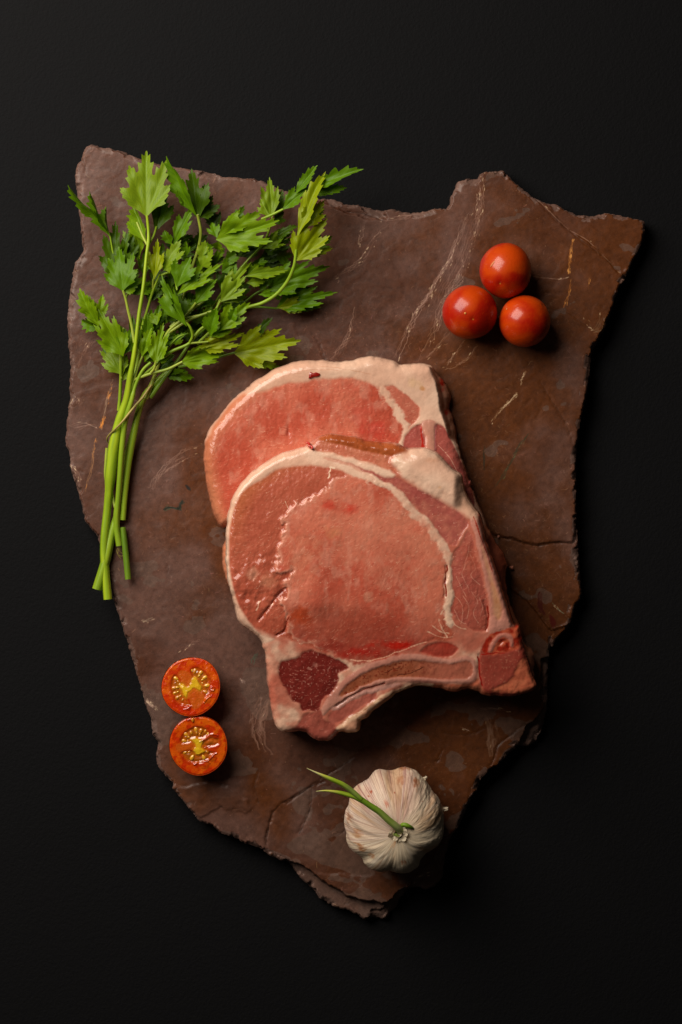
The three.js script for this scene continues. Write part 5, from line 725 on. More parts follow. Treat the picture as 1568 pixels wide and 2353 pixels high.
// ------------------------------------------------------------------ the bunch of flat-leaf parsley
{
  // leaf shapes in unit size: base at (0, 0), tip at (0, 1)
  const lobe = (ang, len, wid, r, x0 = 0, y0 = 0) => {
    const side = (s) => [[0.05, 0.06], [0.22, 0.28], [0.36, 0.58], [0.46, 0.86], [0.575 + 0.04 * r(), 1.22], [0.585, 0.74], [0.66, 0.80], [0.775 + 0.03 * r(), 0.96], [0.765, 0.50], [0.83, 0.50], [0.915, 0.50], [0.885, 0.22], [0.95, 0.13]].map(([t, w]) => [s * w * wid * (0.88 + 0.24 * r()), t * len]);
    const pts = [[0, 0], ...side(1), [0, len], ...side(-1).reverse()], c = Math.cos(ang), sn_ = Math.sin(ang);
    return pts.map(([a, b]) => [x0 + a * c + b * sn_, y0 - a * sn_ + b * c]);
  };
  const KINDS = {
    fan: [[0, 1, 0.165], [0.42, 0.90, 0.135], [-0.42, 0.88, 0.135], [0.80, 0.68, 0.10], [-0.80, 0.66, 0.10]],
    tri: [[0, 1, 0.17], [0.42, 0.84, 0.13], [-0.45, 0.80, 0.13]],
    slim: [[0, 1, 0.15], [0.26, 0.70, 0.09], [-0.22, 0.58, 0.085]],
    duo: [[-0.12, 1, 0.19], [0.36, 0.86, 0.17], [0.80, 0.52, 0.12]],
  };
  const templates = [];
  for (const kind of Object.keys(KINDS)) for (let v = 0; v < 3; v++) {
    const r = rng(kind.length * 31 + v * 7 + kind.charCodeAt(0)), L = KINDS[kind].map(([a, l, w]) => [a * (0.9 + 0.25 * r()), l * (0.92 + 0.14 * r()), w * (0.9 + 0.2 * r())]);
    if (v === 2) for (const l of L) l[0] *= -1;
    const polys = L.map(([a, l, w]) => lobe(a, l, w, r)), spread = Math.max(...L.map((l) => Math.abs(l[0])));
    polys.push([[0, -0.02], [0.012, 0], [0.04 + 0.11 * spread, 0.20], [0.05 + 0.17 * spread, 0.32], [0.02, 0.50], [-0.05 - 0.17 * spread, 0.32], [-0.04 - 0.11 * spread, 0.20], [-0.012, 0]]);
    const sdf = (x, y) => Math.min(...polys.map((p) => polySdf(p, x, y))), st = 1 / 44, bb = bounds(polys.flat(), 0.04);
    // triangulate the outline by cutting a grid
    const nx = Math.ceil((bb[2] - bb[0]) / st) + 1, ny = Math.ceil((bb[3] - bb[1]) / st) + 1, D = new Float32Array(nx * ny), P = [], I = [], id = new Map();
    for (let j = 0, k = 0; j < ny; j++) for (let i = 0; i < nx; i++, k++) D[k] = sdf(bb[0] + i * st, bb[1] + j * st);
    const put = (key, x, y) => { let q = id.get(key); if (q === undefined) { q = P.length; P.push([x, y]); id.set(key, q); } return q; };
    for (let j = 0; j < ny - 1; j++) for (let i = 0; i < nx - 1; i++) {
      const c = [[i, j], [i + 1, j], [i + 1, j + 1], [i, j + 1]], ins = c.map(([p, q]) => D[q * nx + p] < 0), poly = [];
      if (!ins.some(Boolean)) continue;
      for (let k = 0; k < 4; k++) {
        const A = c[k], B = c[(k + 1) % 4], a = A[1] * nx + A[0], b = B[1] * nx + B[0];
        if (ins[k]) poly.push(put(a, bb[0] + A[0] * st, bb[1] + A[1] * st));
        if (ins[k] !== ins[(k + 1) % 4]) { const t = D[a] / (D[a] - D[b]); poly.push(put(`${Math.min(a, b)}:${Math.max(a, b)}`, bb[0] + lerp(A[0], B[0], t) * st, bb[1] + lerp(A[1], B[1], t) * st)); }
      }
      for (let k = 1; k < poly.length - 1; k++) I.push(poly[0], poly[k], poly[k + 1]);
    }
    const halfW = Math.max(...P.map((p) => Math.abs(p[0]))), ribs = L.map(([a, l]) => [a, l]);
    const U = [-0.85, -0.05, 1.7, 1.15];
    const tex = canvasTex(256, 256, (ctx, w, h) => {
      pixelPaint(ctx, w, h, (u, vv) => { const x = U[0] + u * U[2], y = U[1] + (1 - vv) * U[3], n = fbm(x * 5 + v * 9 + kind.length * 13, y * 5, 3), n2 = vn(x * 42, y * 42), e = sdf(x, y); let c = mix3([0.62, 0.70, 0.50], [0.88, 0.88, 0.70], n * 0.7 + n2 * 0.3); c = mix3(c, [1.0, 0.92, 0.45], 0.35 * ss(-0.02, 0, e)); return c; });
      const X = (x) => ((x - U[0]) / U[2]) * w, Y = (y) => (1 - (y - U[1]) / U[3]) * h; ctx.lineCap = 'round';
      const line = (x0, y0, x1, y1, lw, c) => { ctx.strokeStyle = c; ctx.lineWidth = lw; ctx.beginPath(); ctx.moveTo(X(x0), Y(y0)); ctx.quadraticCurveTo(X((x0 + x1) / 2 + (r() - 0.5) * 0.03), Y((y0 + y1) / 2), X(x1), Y(y1)); ctx.stroke(); };
      for (const [a, l, wd] of L) {
        const s = Math.sin(a), c = Math.cos(a);
        for (let k = 0; k < 7; k++) for (const q of [1, -1]) { const t0 = 0.22 + k * 0.105, t1 = t0 + 0.17, ww = wd * 0.85 * (k < 2 ? 0.7 : 1 - 0.09 * k) * q; line(t0 * l * s, t0 * l * c, t1 * l * s + ww * c, t1 * l * c - ww * s, 1.0, 'rgba(120,150,100,0.55)'); line(t0 * l * s, t0 * l * c, t1 * l * s + ww * c, t1 * l * c - ww * s, 0.5, 'rgba(225,240,190,0.55)'); }
        line(0, 0, s * l * 0.93, c * l * 0.93, 2.6, 'rgba(236,246,200,0.75)');
      }
    });
    templates.push({ kind, v, P, I, halfW, ribs, U, tex });
  }
  // greens: yellow green, plain, deep, underside; the darkest has inner shade painted in
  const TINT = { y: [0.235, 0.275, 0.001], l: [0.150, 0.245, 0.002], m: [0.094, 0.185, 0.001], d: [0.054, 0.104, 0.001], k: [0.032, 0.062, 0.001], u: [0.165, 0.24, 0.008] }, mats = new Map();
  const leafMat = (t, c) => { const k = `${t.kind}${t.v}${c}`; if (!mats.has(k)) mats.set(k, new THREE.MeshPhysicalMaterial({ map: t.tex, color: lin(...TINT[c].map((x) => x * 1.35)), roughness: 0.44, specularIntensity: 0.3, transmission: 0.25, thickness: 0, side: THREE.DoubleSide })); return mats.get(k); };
  let leafNo = 0;
  const bunch = thing('parsley_bunch', 'bunch of fresh green flat-leaf parsley with long stems', 'parsley', [0, 0, 0]);
  { const c = W(330, 880, YS); bunch.position.set(c[0], YS, c[2]); }
  const B0 = bunch.position, sprigs = {};
  const sprig = (n) => (sprigs[n] ??= (() => { const s = new THREE.Group(); s.name = numbered('sprig'); bunch.add(s); return s; })());
  const at = (f, u, v, y) => { const p = f(u, v), w = W(p[0], p[1], YS + y * 0.001); return new THREE.Vector3(w[0] - B0.x, w[1] - B0.y, w[2] - B0.z); };
  // a leaf: study, base, tip, visible width, kind, tint, heights in mm at base and tip, then shape: fold, roll, curl
  function leaf(sp, f, bu, bv, tu, tv, width, kind, tint, yb, yt, fold = 0.25, roll = 0, curl = 0.08) {
    const A = at(f, bu, bv, yb), T = at(f, tu, tv, yt), d = T.clone().sub(A), len = d.length(), dir = d.clone().divideScalar(len);
    const flat = new THREE.Vector3(-dir.z, 0, dir.x).normalize(), up0 = new THREE.Vector3().crossVectors(flat, dir).normalize(); if (up0.y < 0) up0.negate();
    const side = flat.clone().multiplyScalar(Math.cos(roll)).addScaledVector(up0, Math.sin(roll)), up = up0.clone().multiplyScalar(Math.cos(roll)).addScaledVector(flat, -Math.sin(roll));
    const c0 = f(bu, bv), c1 = f(bu + width, bv), Wd = Math.hypot(c1[0] - c0[0], c1[1] - c0[1]) * S, r = rng(900 + leafNo * 17), pool = templates.filter((t) => t.kind === kind), t = pool[leafNo++ % pool.length];
    const sx = 1.04 * Wd / (2 * t.halfW) / Math.max(0.5, Math.cos(roll)) / (1 - 0.3 * Math.abs(fold)), PP = [], UU = [], ph = r() * 20, kw = 0.07 * len, tw = (r() - 0.5) * 0.3, bend = (r() - 0.5) * 0.12;
    for (const [a, b] of t.P) {
      const x = a * sx, ab = Math.abs(a);
      let y = 1.5 * fold * Math.sqrt(x * x + 1e-8) * (0.6 + 0.5 * b) * (1 - 0.35 * ab) + curl * len * 4 * b * (1 - b) * (b < 0 ? 0 : 1);
      y += kw * (sn(a * 3.2 + ph, b * 3.2, 2)) * ss(0.02, 0.3, ab + b * 0.3) + 0.012 * len * Math.sin(b * 11 + ph) * ab * 2 + tw * x * b;
      let rib = 9; for (const [g, l] of t.ribs) { const q = a * Math.sin(g) + b * Math.cos(g); if (q > -0.05 && q < l * 1.1) rib = Math.min(rib, Math.abs(a * Math.cos(g) - b * Math.sin(g))); }
      y -= 0.012 * len * Math.exp(-((rib / 0.045) ** 2)) * ss(0.02, 0.2, b); 
      const xs = x + bend * len * b * b;
      PP.push(A.x + dir.x * b * len + side.x * xs + up.x * y, Math.max(0.0006, A.y + dir.y * b * len + side.y * xs + up.y * y), A.z + dir.z * b * len + side.z * xs + up.z * y);
      UU.push((a - t.U[0]) / t.U[2], (b - t.U[1]) / t.U[3]);
    }
    const g = new THREE.BufferGeometry(); g.setAttribute('position', new THREE.Float32BufferAttribute(PP, 3)); g.setAttribute('uv', new THREE.Float32BufferAttribute(UU, 2)); g.setIndex(t.I); g.computeVertexNormals();
    return part('leaf', g, leafMat(t, tint), sprig(sp));
  }
  const stemMat = new THREE.MeshPhysicalMaterial({ vertexColors: true, roughness: 0.36, specularIntensity: 0.6 });
  const SC = { a: [0.25, 0.36, 0.012], b: [0.20, 0.31, 0.014], d: [0.11, 0.20, 0.010], p: [0.26, 0.33, 0.035], t: [0.30, 0.24, 0.06] };
  // a stem: study, list of [u, v, height mm, radius mm], colour
  function stem(sp, f, list, c = 'b', name = 'stem', cutEnd = false) {
    const v = list.map(([u, q, y]) => at(f, u, q, y)), cv = new THREE.CatmullRomCurve3(v, false, 'centripetal'), n = Math.max(14, list.length * 9), m = 14, PP = [], CC = [], II = [], r = rng(leafNo * 3 + list.length * 7 + Math.floor(list[0][0])), ph = r() * 30;
    for (let i = 0; i <= n; i++) {
      const s = i / n, p = cv.getPoint(s), T = cv.getTangent(s), q = s * (list.length - 1), k0 = Math.min(Math.floor(q), list.length - 2), e = q - k0; let rr = lerp(list[k0][3], list[k0 + 1][3], e * e * (3 - 2 * e)); rr = (rr < 1.3 ? rr * 0.86 : rr) * 0.001;
      const side = new THREE.Vector3(-T.z, 0, T.x).normalize(), up = new THREE.Vector3().crossVectors(side, T).normalize();
      for (let k = 0; k <= m; k++) {
        const a = (k / m) * 2 * Math.PI, z = rr * (1 + 0.07 * Math.cos(a * 6 + ph)); PP.push(p.x + (side.x * Math.cos(a) + up.x * Math.sin(a)) * z, p.y + (side.y * Math.cos(a) + up.y * Math.sin(a)) * z, p.z + (side.z * Math.cos(a) + up.z * Math.sin(a)) * z);
        const w = vn(a * 2.2 + ph, s * n * 0.10), w2 = vn(a * 7 + ph, s * n * 0.5); CC.push(...SC[c].map((x, j) => x * (0.78 + 0.42 * w + 0.12 * w2) * (j === 0 ? 0.9 + 0.25 * w : 1)));
      }
    }
    for (let i = 0; i < n; i++) for (let k = 0; k < m; k++) { const q = i * (m + 1) + k; II.push(q, q + m + 1, q + 1, q + 1, q + m + 1, q + m + 2); }
    const cap = (i) => { const o = PP.length / 3, p = cv.getPoint(i / n); PP.push(p.x, p.y, p.z); CC.push(0.42, 0.46, 0.16); for (let k = 0; k <= m; k++) { const q = (i * (m + 1) + k) * 3; PP.push(PP[q], PP[q + 1], PP[q + 2]); CC.push(0.34, 0.40, 0.10); } for (let k = 0; k < m; k++) II.push(o, o + 1 + k, o + 2 + k); };
    cap(0); cap(n);
    const g = new THREE.BufferGeometry(); g.setAttribute('position', new THREE.Float32BufferAttribute(PP, 3)); g.setAttribute('color', new THREE.Float32BufferAttribute(CC, 3)); g.setIndex(II); g.computeVertexNormals();
    return part(name, g, stemMat, sprig(sp));
  }
  // sprig 1: the long main stem up to the pale leaf at the top
  stem(1, FI, [[520, 2012, 4.5, 2.3], [492, 1700, 4.2, 2.3], [488, 1500, 4.5, 2.25], [515, 1200, 5, 2.1], [528, 1060, 6, 2.2], [545, 880, 7.5, 3.1], [575, 640, 9, 3.1], [625, 410, 11, 2.5], [690, 210, 14, 2.0], [720, 20, 17, 1.7], [745, -110, 19, 1.4], [775, -330, 21, 1.25], [800, -540, 22, 1.2], [838, -790, 23, 1.1], [868, -1080, 23, 1.05], [884, -1190, 23, 1.15], [884, -1290, 23, 0.95], [870, -1430, 24, 0.85]], 'a');
  leaf(1, FA, 868, 712, 862, 108, 410, 'fan', 'u', 24, 17, 0.22, 0.06, 0.03);
  stem(1, FA, [[880, 968, 22, 0.8], [930, 880, 20, 0.7], [955, 800, 17, 0.6]], 'b'); leaf(1, FA, 945, 850, 1030, 505, 175, 'tri', 'd', 17, 9, 0.5, -0.3, 0.06);
  stem(1, FA, [[875, 968, 22, 0.8], [830, 880, 20, 0.8], [780, 760, 18, 0.7]], 'p'); leaf(1, FA, 868, 950, 765, 600, 110, 'slim', 'l', 21, 15, 0.9, 0.5, 0.02);
  stem(1, FA, [[757, 1838, 18, 1.0], [735, 1690, 18, 0.95], [700, 1540, 19, 0.9], [678, 1440, 20, 0.85], [655, 1370, 21, 0.8]], 'p');
  leaf(1, FA, 655, 1378, 632, 972, 285, 'fan', 'm', 21, 18, 0.2, 0.1, 0.06); leaf(1, FA, 660, 1390, 812, 1180, 130, 'duo', 'l', 20, 15, 0.2, -0.2, 0.06);
  stem(1, FA, [[690, 1500, 18, 0.7], [690, 1420, 16, 0.6], [720, 1390, 15, 0.5]], 'p'); leaf(1, FA, 690, 1400, 975, 1370, 130, 'duo', 'm', 15, 9, 0.4, 0.2, 0.1);
  leaf(1, FA, 605, 1290, 590, 735, 265, 'fan', 'd', 13, 12, 0.25, 0.15, 0.05); leaf(1, FA, 650, 1150, 745, 850, 150, 'tri', 'd', 12, 14, 0.3, -0.3, 0.05);
  leaf(1, FA, 800, 1120, 728, 690, 175, 'tri', 'l', 10, 11, 0.3, 0.2, 0.05); leaf(1, FA, 850, 1250, 850, 1010, 110, 'tri', 'd', 10, 10, 0.4, 0, 0.05);
  stem(1, FA, [[620, 1260, 12, 0.7], [570, 1050, 13, 0.6], [540, 880, 15, 0.5]], 'b'); leaf(1, FA, 540, 890, 500, 620, 75, 'slim', 'm', 15, 18, 0.8, 0.9, 0.03); leaf(1, FA, 530, 870, 345, 470, 55, 'slim', 'm', 15, 26, 0.8, 1.0, 0.03); leaf(1, FA, 470, 760, 148, 398, 60, 'slim', 'm', 16, 28, 0.7, 1.0, 0.05);
  leaf(1, FA, 535, 880, 365, 590, 50, 'slim', 'm', 14, 20, 0.7, 0.9, 0.03);
  // sprig 2: the short left branch
  stem(2, FI, [[618, 320, 5, 1.2], [628, 200, 6, 1.1], [635, 60, 8, 1.0], [640, -110, 12, 0.9], [655, -380, 16, 0.8], [660, -420, 17, 0.7]], 'b');
  leaf(2, FA, 658, 1960, 455, 1545, 250, 'fan', 'l', 17, 18, 0.25, 0.15, 0.06); leaf(2, FA, 660, 1950, 660, 1640, 170, 'duo', 'm', 16, 16, 0.3, -0.35, 0.05);
  leaf(2, FA, 450, 1700, 265, 1355, 135, 'slim', 'l', 17, 20, 0.35, 0.4, 0.10); leaf(2, FA, 440, 1690, 330, 1400, 110, 'slim', 'l', 18, 18, 0.3, 0.1, 0.08); leaf(2, FA, 430, 1650, 480, 1415, 140, 'tri', 'l', 17, 16, 0.2, -0.1, 0.06); leaf(2, FA, 460, 1700, 285, 1640, 110, 'slim', 'm', 13, 6, 0.4, 0.6, 0.1);
  stem(2, FA, [[640, 2160, 9, 0.8], [632, 2050, 10, 0.7], [628, 1900, 10, 0.6]], 'p'); leaf(2, FA, 655, 2130, 505, 1800, 230, 'fan', 'u', 9, 7, 0.2, 0.2, 0.05); leaf(2, FA, 655, 2180, 715, 1950, 120, 'duo', 'u', 8, 7, 0.2, -0.2, 0.05); leaf(2, FA, 600, 2060, 490, 1870, 110, 'duo', 'd', 6, 4, 0.3, 0.2, 0.05);
  leaf(2, FA, 740, 1960, 760, 1600, 150, 'tri', 'd', 9, 9, 0.4, 0, 0.05);
  // sprig 3: the second stem, leaves in the middle
  stem(3, FI, [[622, 1532, 4.5, 1.7], [600, 1380, 5, 1.7], [598, 1250, 6, 1.7], [610, 1140, 7, 1.5], [628, 900, 9, 1.5], [650, 620, 11, 1.6], [680, 400, 13, 1.5], [730, 240, 15, 1.4], [770, 90, 16, 1.2], [840, -50, 18, 1.0], [905, -110, 19, 1.0]], 'b');
  stem(3, FA, [[725, 2260, 15, 1.1], [790, 2060, 16, 0.9], [830, 1960, 17, 0.8]], 'p');
  leaf(3, FA, 825, 1970, 905, 1690, 125, 'slim', 'l', 17, 19, 0.4, 0.3, 0.05); leaf(3, FA, 850, 2010, 925, 1770, 120, 'tri', 'l', 16, 16, 0.3, -0.2, 0.06); leaf(3, FA, 840, 2010, 960, 1960, 90, 'duo', 'm', 15, 10, 0.3, -0.2, 0.06);
  stem(3, FA, [[905, 2110, 19, 0.9], [935, 2070, 20, 0.8], [950, 2000, 21, 0.7]], 'p'); leaf(3, FA, 948, 2030, 1005, 1650, 165, 'fan', 'l', 21, 20, 0.25, 0.1, 0.06); leaf(3, FA, 960, 2000, 1090, 1880, 110, 'duo', 'l', 20, 14, 0.2, -0.2, 0.06);
  stem(3, FA, [[735, 2180, 15, 1.0], [900, 2118, 18, 1.0], [1060, 2075, 19, 0.95], [1190, 2010, 20, 0.8]], 'p'); leaf(3, FA, 1170, 2020, 1570, 1905, 190, 'fan', 'l', 20, 14, 0.25, -0.05, 0.05);
  stem(3, FA, [[730, 2210, 14, 1.0], [905, 2075, 17, 1.0], [1080, 1925, 19, 1.0], [1250, 1845, 20, 1.0], [1330, 1740, 20, 0.95], [1420, 1660, 19, 0.9], [1480, 1560, 19, 0.85], [1530, 1460, 19, 0.7]], 'b');
  stem(3, FA, [[1250, 1845, 20, 0.8], [1278, 1780, 22, 0.85], [1262, 1710, 24, 0.8], [1215, 1650, 25, 0.7]], 'b'); leaf(3, FA, 1225, 1690, 1015, 1250, 160, 'tri', 'm', 25, 25, 0.6, 0.4, 0.06); leaf(3, FA, 1190, 1640, 1100, 1380, 120, 'slim', 'd', 23, 24, 0.5, -0.5, 0.06); leaf(3, FA, 1140, 1560, 1005, 1400, 100, 'slim', 'l', 24, 23, 0.5, 0.4, 0.06);
  stem(3, FA, [[1250, 1845, 20, 0.8], [1340, 1838, 20, 0.7], [1420, 1830, 20, 0.6]], 'p'); leaf(3, FB, 345, 1468, 668, 1368, 130, 'fan', 'y', 18, 12, 0.3, -0.2, 0.07); leaf(3, FB, 420, 1390, 565, 1340, 60, 'slim', 'l', 20, 17, 0.5, 0.2, 0.08);
  leaf(3, FB, 425, 1385, 465, 1175, 105, 'slim', 'm', 21, 26, 0.5, 0.35, 0.06); leaf(3, FB, 480, 1355, 688, 1155, 150, 'tri', 'l', 21, 22, 0.35, 0.15, 0.08); leaf(3, FB, 560, 1290, 600, 1180, 70, 'slim', 'm', 22, 26, 0.4, 0.1, 0.06);
  stem(3, FA, [[1075, 1870, 16, 0.55], [1150, 1790, 17, 0.5], [1240, 1755, 17, 0.4]], 'b'); leaf(3, FA, 1075, 1870, 1245, 1752, 45, 'slim', 'm', 16, 17, 0.6, 0.7, 0.05);
  leaf(3, FA, 880, 1840, 870, 1555, 110, 'slim', 'm', 12, 14, 0.4, 0.2, 0.05); leaf(3, FA, 920, 1760, 995, 1475, 130, 'tri', 'm', 11, 12, 0.4, 0, 0.05); leaf(3, FA, 1010, 1700, 1035, 1510, 100, 'slim', 'm', 10, 11, 0.4, 0, 0.05); leaf(3, FA, 1060, 1660, 1115, 1530, 90, 'slim', 'l', 10, 10, 0.4, 0, 0.05); leaf(3, FA, 860, 1860, 840, 1600, 90, 'slim', 'd', 9, 9, 0.3, 0, 0.05);
  // sprig 4: the upright stem with small pale leaves behind the main stem
  stem(4, FA, [[720, 2300, 8, 1.2], [790, 1980, 9, 1.1], [830, 1700, 10, 1.0], [870, 1560, 12, 0.95], [920, 1390, 15, 0.9], [985, 1225, 18, 0.7]], 'b');
  stem(4, FA, [[925, 1380, 15, 0.7], [925, 1300, 17, 0.7], [938, 1240, 19, 0.7]], 'p'); leaf(4, FA, 938, 1270, 975, 915, 140, 'tri', 'y', 19, 19, 0.35, 0.1, 0.05); leaf(4, FA, 925, 1200, 885, 1100, 60, 'slim', 'l', 18, 15, 0.4, 0.1, 0.05);
  leaf(4, FA, 1015, 1190, 1205, 935, 165, 'duo', 'u', 18, 19, 0.3, 0.35, 0.10); leaf(4, FA, 1020, 1195, 1085, 1095, 80, 'slim', 'l', 19, 17, 0.4, 0.0, 0.1); leaf(4, FA, 1110, 960, 1290, 628, 150, 'tri', 'm', 14, 18, 0.35, 0.2, 0.06); leaf(4, FA, 1090, 960, 1030, 830, 90, 'slim', 'm', 14, 15, 0.5, 0.4, 0.05); leaf(4, FA, 1130, 950, 1275, 870, 120, 'fan', 'd', 10, 8, 0.3, 0, 0.05); leaf(4, FA, 1000, 1120, 1010, 950, 110, 'tri', 'd', 8, 9, 0.3, 0, 0.05);
  stem(4, FA, [[980, 1240, 17, 0.8], [1090, 1210, 18, 0.75], [1130, 1300, 20, 0.7], [1140, 1370, 21, 0.7]], 'b');
  leaf(4, FA, 1138, 1345, 1258, 1045, 215, 'tri', 'm', 21, 23, 0.25, 0.15, 0.06); leaf(4, FA, 1140, 1412, 1548, 1135, 150, 'tri', 'l', 21, 21, 0.4, 0.35, 0.06); leaf(4, FA, 1200, 1360, 1350, 1175, 110, 'slim', 'm', 21, 21, 0.3, 0, 0.05); leaf(4, FA, 1330, 1300, 1452, 1240, 70, 'slim', 'l', 22, 20, 0.3, 0.2, 0.08);
  // sprig 5: the lone leaf at the top and its bent petiole
  stem(5, FA, [[1180, 1500, 8, 0.9], [1270, 1180, 9, 1.0], [1335, 980, 11, 1.0], [1352, 850, 14, 1.0], [1340, 760, 16, 1.0], [1325, 690, 18, 0.9]], 'p');
  leaf(5, FA, 1335, 735, 1265, 290, 270, 'tri', 'd', 17, 20, 0.3, 0.1, 0.03); leaf(5, FA, 1340, 720, 1490, 512, 160, 'duo', 'd', 17, 12, 0.2, -0.3, 0.05); leaf(5, FA, 1310, 690, 1037, 175, 150, 'slim', 'm', 18, 27, 0.45, 0.7, 0.04); leaf(5, FA, 1350, 690, 1400, 410, 110, 'slim', 'd', 16, 15, 0.2, -0.2, 0.05);
  // sprig 6: the middle of the bush
  stem(6, FI, [[702, 1832, 4.5, 1.8], [680, 1600, 4.2, 1.8], [655, 1365, 4, 1.7]], 'd', 'stem');
  stem(6, FI, [[655, 1300, 4, 1.7], [670, 1080, 4.5, 1.9], [700, 820, 5, 2.0], [745, 560, 6, 2.1], [795, 330, 7, 1.9], [850, 180, 8, 1.6], [960, 60, 9, 1.4], [1060, -30, 10, 1.3]], 'b');
  stem(6, FA, [[900, 2330, 8, 1.5], [1030, 2150, 10, 1.3], [1160, 1985, 11, 1.1], [1280, 1810, 12, 1.0], [1400, 1700, 12, 0.9]], 'd');
  stem(6, FA, [[860, 2340, 9, 1.5], [960, 2080, 11, 1.2], [1050, 1760, 14, 1.1], [1220, 1600, 17, 1.0], [1310, 1480, 19, 0.8]], 'p');
  stem(6, FA, [[1050, 1760, 14, 1.0], [1260, 1630, 17, 0.9], [1430, 1565, 18, 0.8], [1480, 1545, 18, 0.6]], 'p'); stem(6, FA, [[1080, 1700, 12, 1.0], [1200, 1590, 13, 0.9], [1380, 1470, 15, 0.8]], 'p');
  leaf(6, FA, 1305, 1495, 1492, 1275, 155, 'tri', 'm', 19, 21, 0.4, 0.2, 0.07); leaf(6, FA, 1360, 1160, 1430, 930, 170, 'duo', 'u', 15, 18, 0.4, 0.3, 0.08); leaf(6, FA, 1350, 1150, 1560, 1060, 170, 'tri', 'd', 12, 12, 0.4, -0.3, 0.06);
  leaf(6, FB, 462, 712, 918, 602, 260, 'fan', 'l', 26, 24, 0.30, 0.0, 0.04); leaf(6, FB, 480, 690, 742, 528, 120, 'tri', 'l', 25, 24, 0.3, 0.3, 0.06); leaf(6, FB, 470, 700, 425, 595, 90, 'tri', 'm', 23, 18, 0.3, 0, 0.06); leaf(6, FB, 520, 690, 700, 470, 120, 'duo', 'd', 18, 15, 0.3, 0.2, 0.05); leaf(6, FB, 480, 720, 470, 785, 80, 'slim', 'l', 24, 18, 0.3, 0, 0.05);
  leaf(6, FB, 500, 940, 605, 868, 110, 'tri', 'm', 14, 14, 0.4, 0.1, 0.06); leaf(6, FB, 520, 870, 625, 780, 100, 'duo', 'm', 14, 15, 0.4, 0.1, 0.06); leaf(6, FB, 360, 1150, 430, 1080, 80, 'tri', 'd', 9, 9, 0.3, 0, 0.05); leaf(6, FB, 210, 1200, 250, 1115, 80, 'tri', 'd', 9, 9, 0.3, 0, 0.05);
  stem(6, FB, [[250, 1260, 17, 0.8], [400, 1225, 17, 0.75], [455, 1200, 17, 0.7], [490, 1125, 18, 0.7]], 'p'); leaf(6, FB, 488, 1155, 690, 870, 120, 'tri', 'u', 18, 17, 0.35, 0.25, 0.06); leaf(6, FB, 490, 1150, 670, 960, 150, 'tri', 'u', 19, 18, 0.3, 0.1, 0.09); leaf(6, FB, 500, 1150, 668, 1088, 95, 'duo', 'u', 18, 15, 0.3, -0.1, 0.1);
  leaf(6, FB, 660, 970, 978, 918, 85, 'slim', 'u', 19, 17, 0.45, 0.2, 0.08); leaf(6, FB, 670, 1015, 812, 998, 65, 'slim', 'u', 18, 15, 0.4, 0, 0.1); leaf(6, FB, 680, 960, 760, 885, 80, 'tri', 'l', 17, 15, 0.3, 0.1, 0.06); leaf(6, FB, 720, 940, 800, 890, 70, 'tri', 'm', 14, 12, 0.3, 0, 0.06);
  // sprig 7: the upper right stem
  stem(7, FB, [[420, 1210, 10, 0.9], [560, 1000, 12, 0.9], [680, 860, 14, 0.85], [770, 765, 16, 0.8], [820, 680, 17, 0.8], [850, 570, 18, 0.7]], 'b');
  leaf(7, FB, 850, 570, 848, 262, 120, 'tri', 'u', 16, 15, 0.35, 0.1, 0.04); leaf(7, FB, 835, 560, 768, 430, 90, 'tri', 'u', 15, 13, 0.3, 0.1, 0.05); leaf(7, FB, 870, 560, 915, 350, 90, 'slim', 'd', 12, 12, 0.3, -0.2, 0.05); leaf(7, FB, 860, 570, 940, 530, 90, 'duo', 'd', 11, 8, 0.3, -0.2, 0.06);
  stem(7, FB, [[770, 765, 15, 0.6], [810, 740, 16, 0.6]], 'p'); leaf(7, FB, 770, 780, 985, 668, 105, 'tri', 'u', 15, 13, 0.35, 0.1, 0.06); leaf(7, FB, 830, 715, 1040, 598, 75, 'slim', 'd', 14, 14, 0.4, 0.2, 0.05); leaf(7, FB, 800, 790, 1010, 715, 80, 'duo', 'd', 10, 8, 0.3, -0.2, 0.05);
  stem(7, FB, [[780, 570, 20, 0.9], [860, 535, 22, 0.9], [930, 500, 24, 0.8]], 'b'); leaf(7, FB, 925, 505, 1115, 355, 110, 'tri', 'm', 24, 27, 0.4, 0.3, 0.06); leaf(7, FB, 1015, 400, 1178, 180, 75, 'slim', 'm', 26, 32, 0.4, 0.5, 0.05); leaf(7, FB, 1110, 370, 1475, 195, 85, 'slim', 'm', 27, 34, 0.4, 0.5, 0.04); leaf(7, FB, 1120, 395, 1382, 348, 75, 'slim', 'm', 26, 28, 0.4, 0.1, 0.06); leaf(7, FB, 1150, 350, 1260, 268, 65, 'slim', 'm', 27, 29, 0.3, 0, 0.05);
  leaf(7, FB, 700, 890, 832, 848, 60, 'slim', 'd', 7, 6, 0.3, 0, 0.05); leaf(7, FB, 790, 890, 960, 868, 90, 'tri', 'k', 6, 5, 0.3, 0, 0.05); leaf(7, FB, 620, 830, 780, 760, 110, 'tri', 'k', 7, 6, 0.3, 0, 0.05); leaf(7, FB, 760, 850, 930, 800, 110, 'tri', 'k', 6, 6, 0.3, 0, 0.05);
  // sprig 8: the long arching stem on the right
  stem(8, FB, [[330, 1440, 12, 1.1], [500, 1290, 13, 1.1], [660, 1192, 15, 1.15], [780, 1155, 17, 1.2], [880, 1095, 20, 1.2], [960, 1000, 23, 1.15], [1005, 900, 26, 1.1], [1015, 840, 27, 1.05], [1028, 720, 29, 0.9], [1045, 620, 30, 0.8]], 'b');
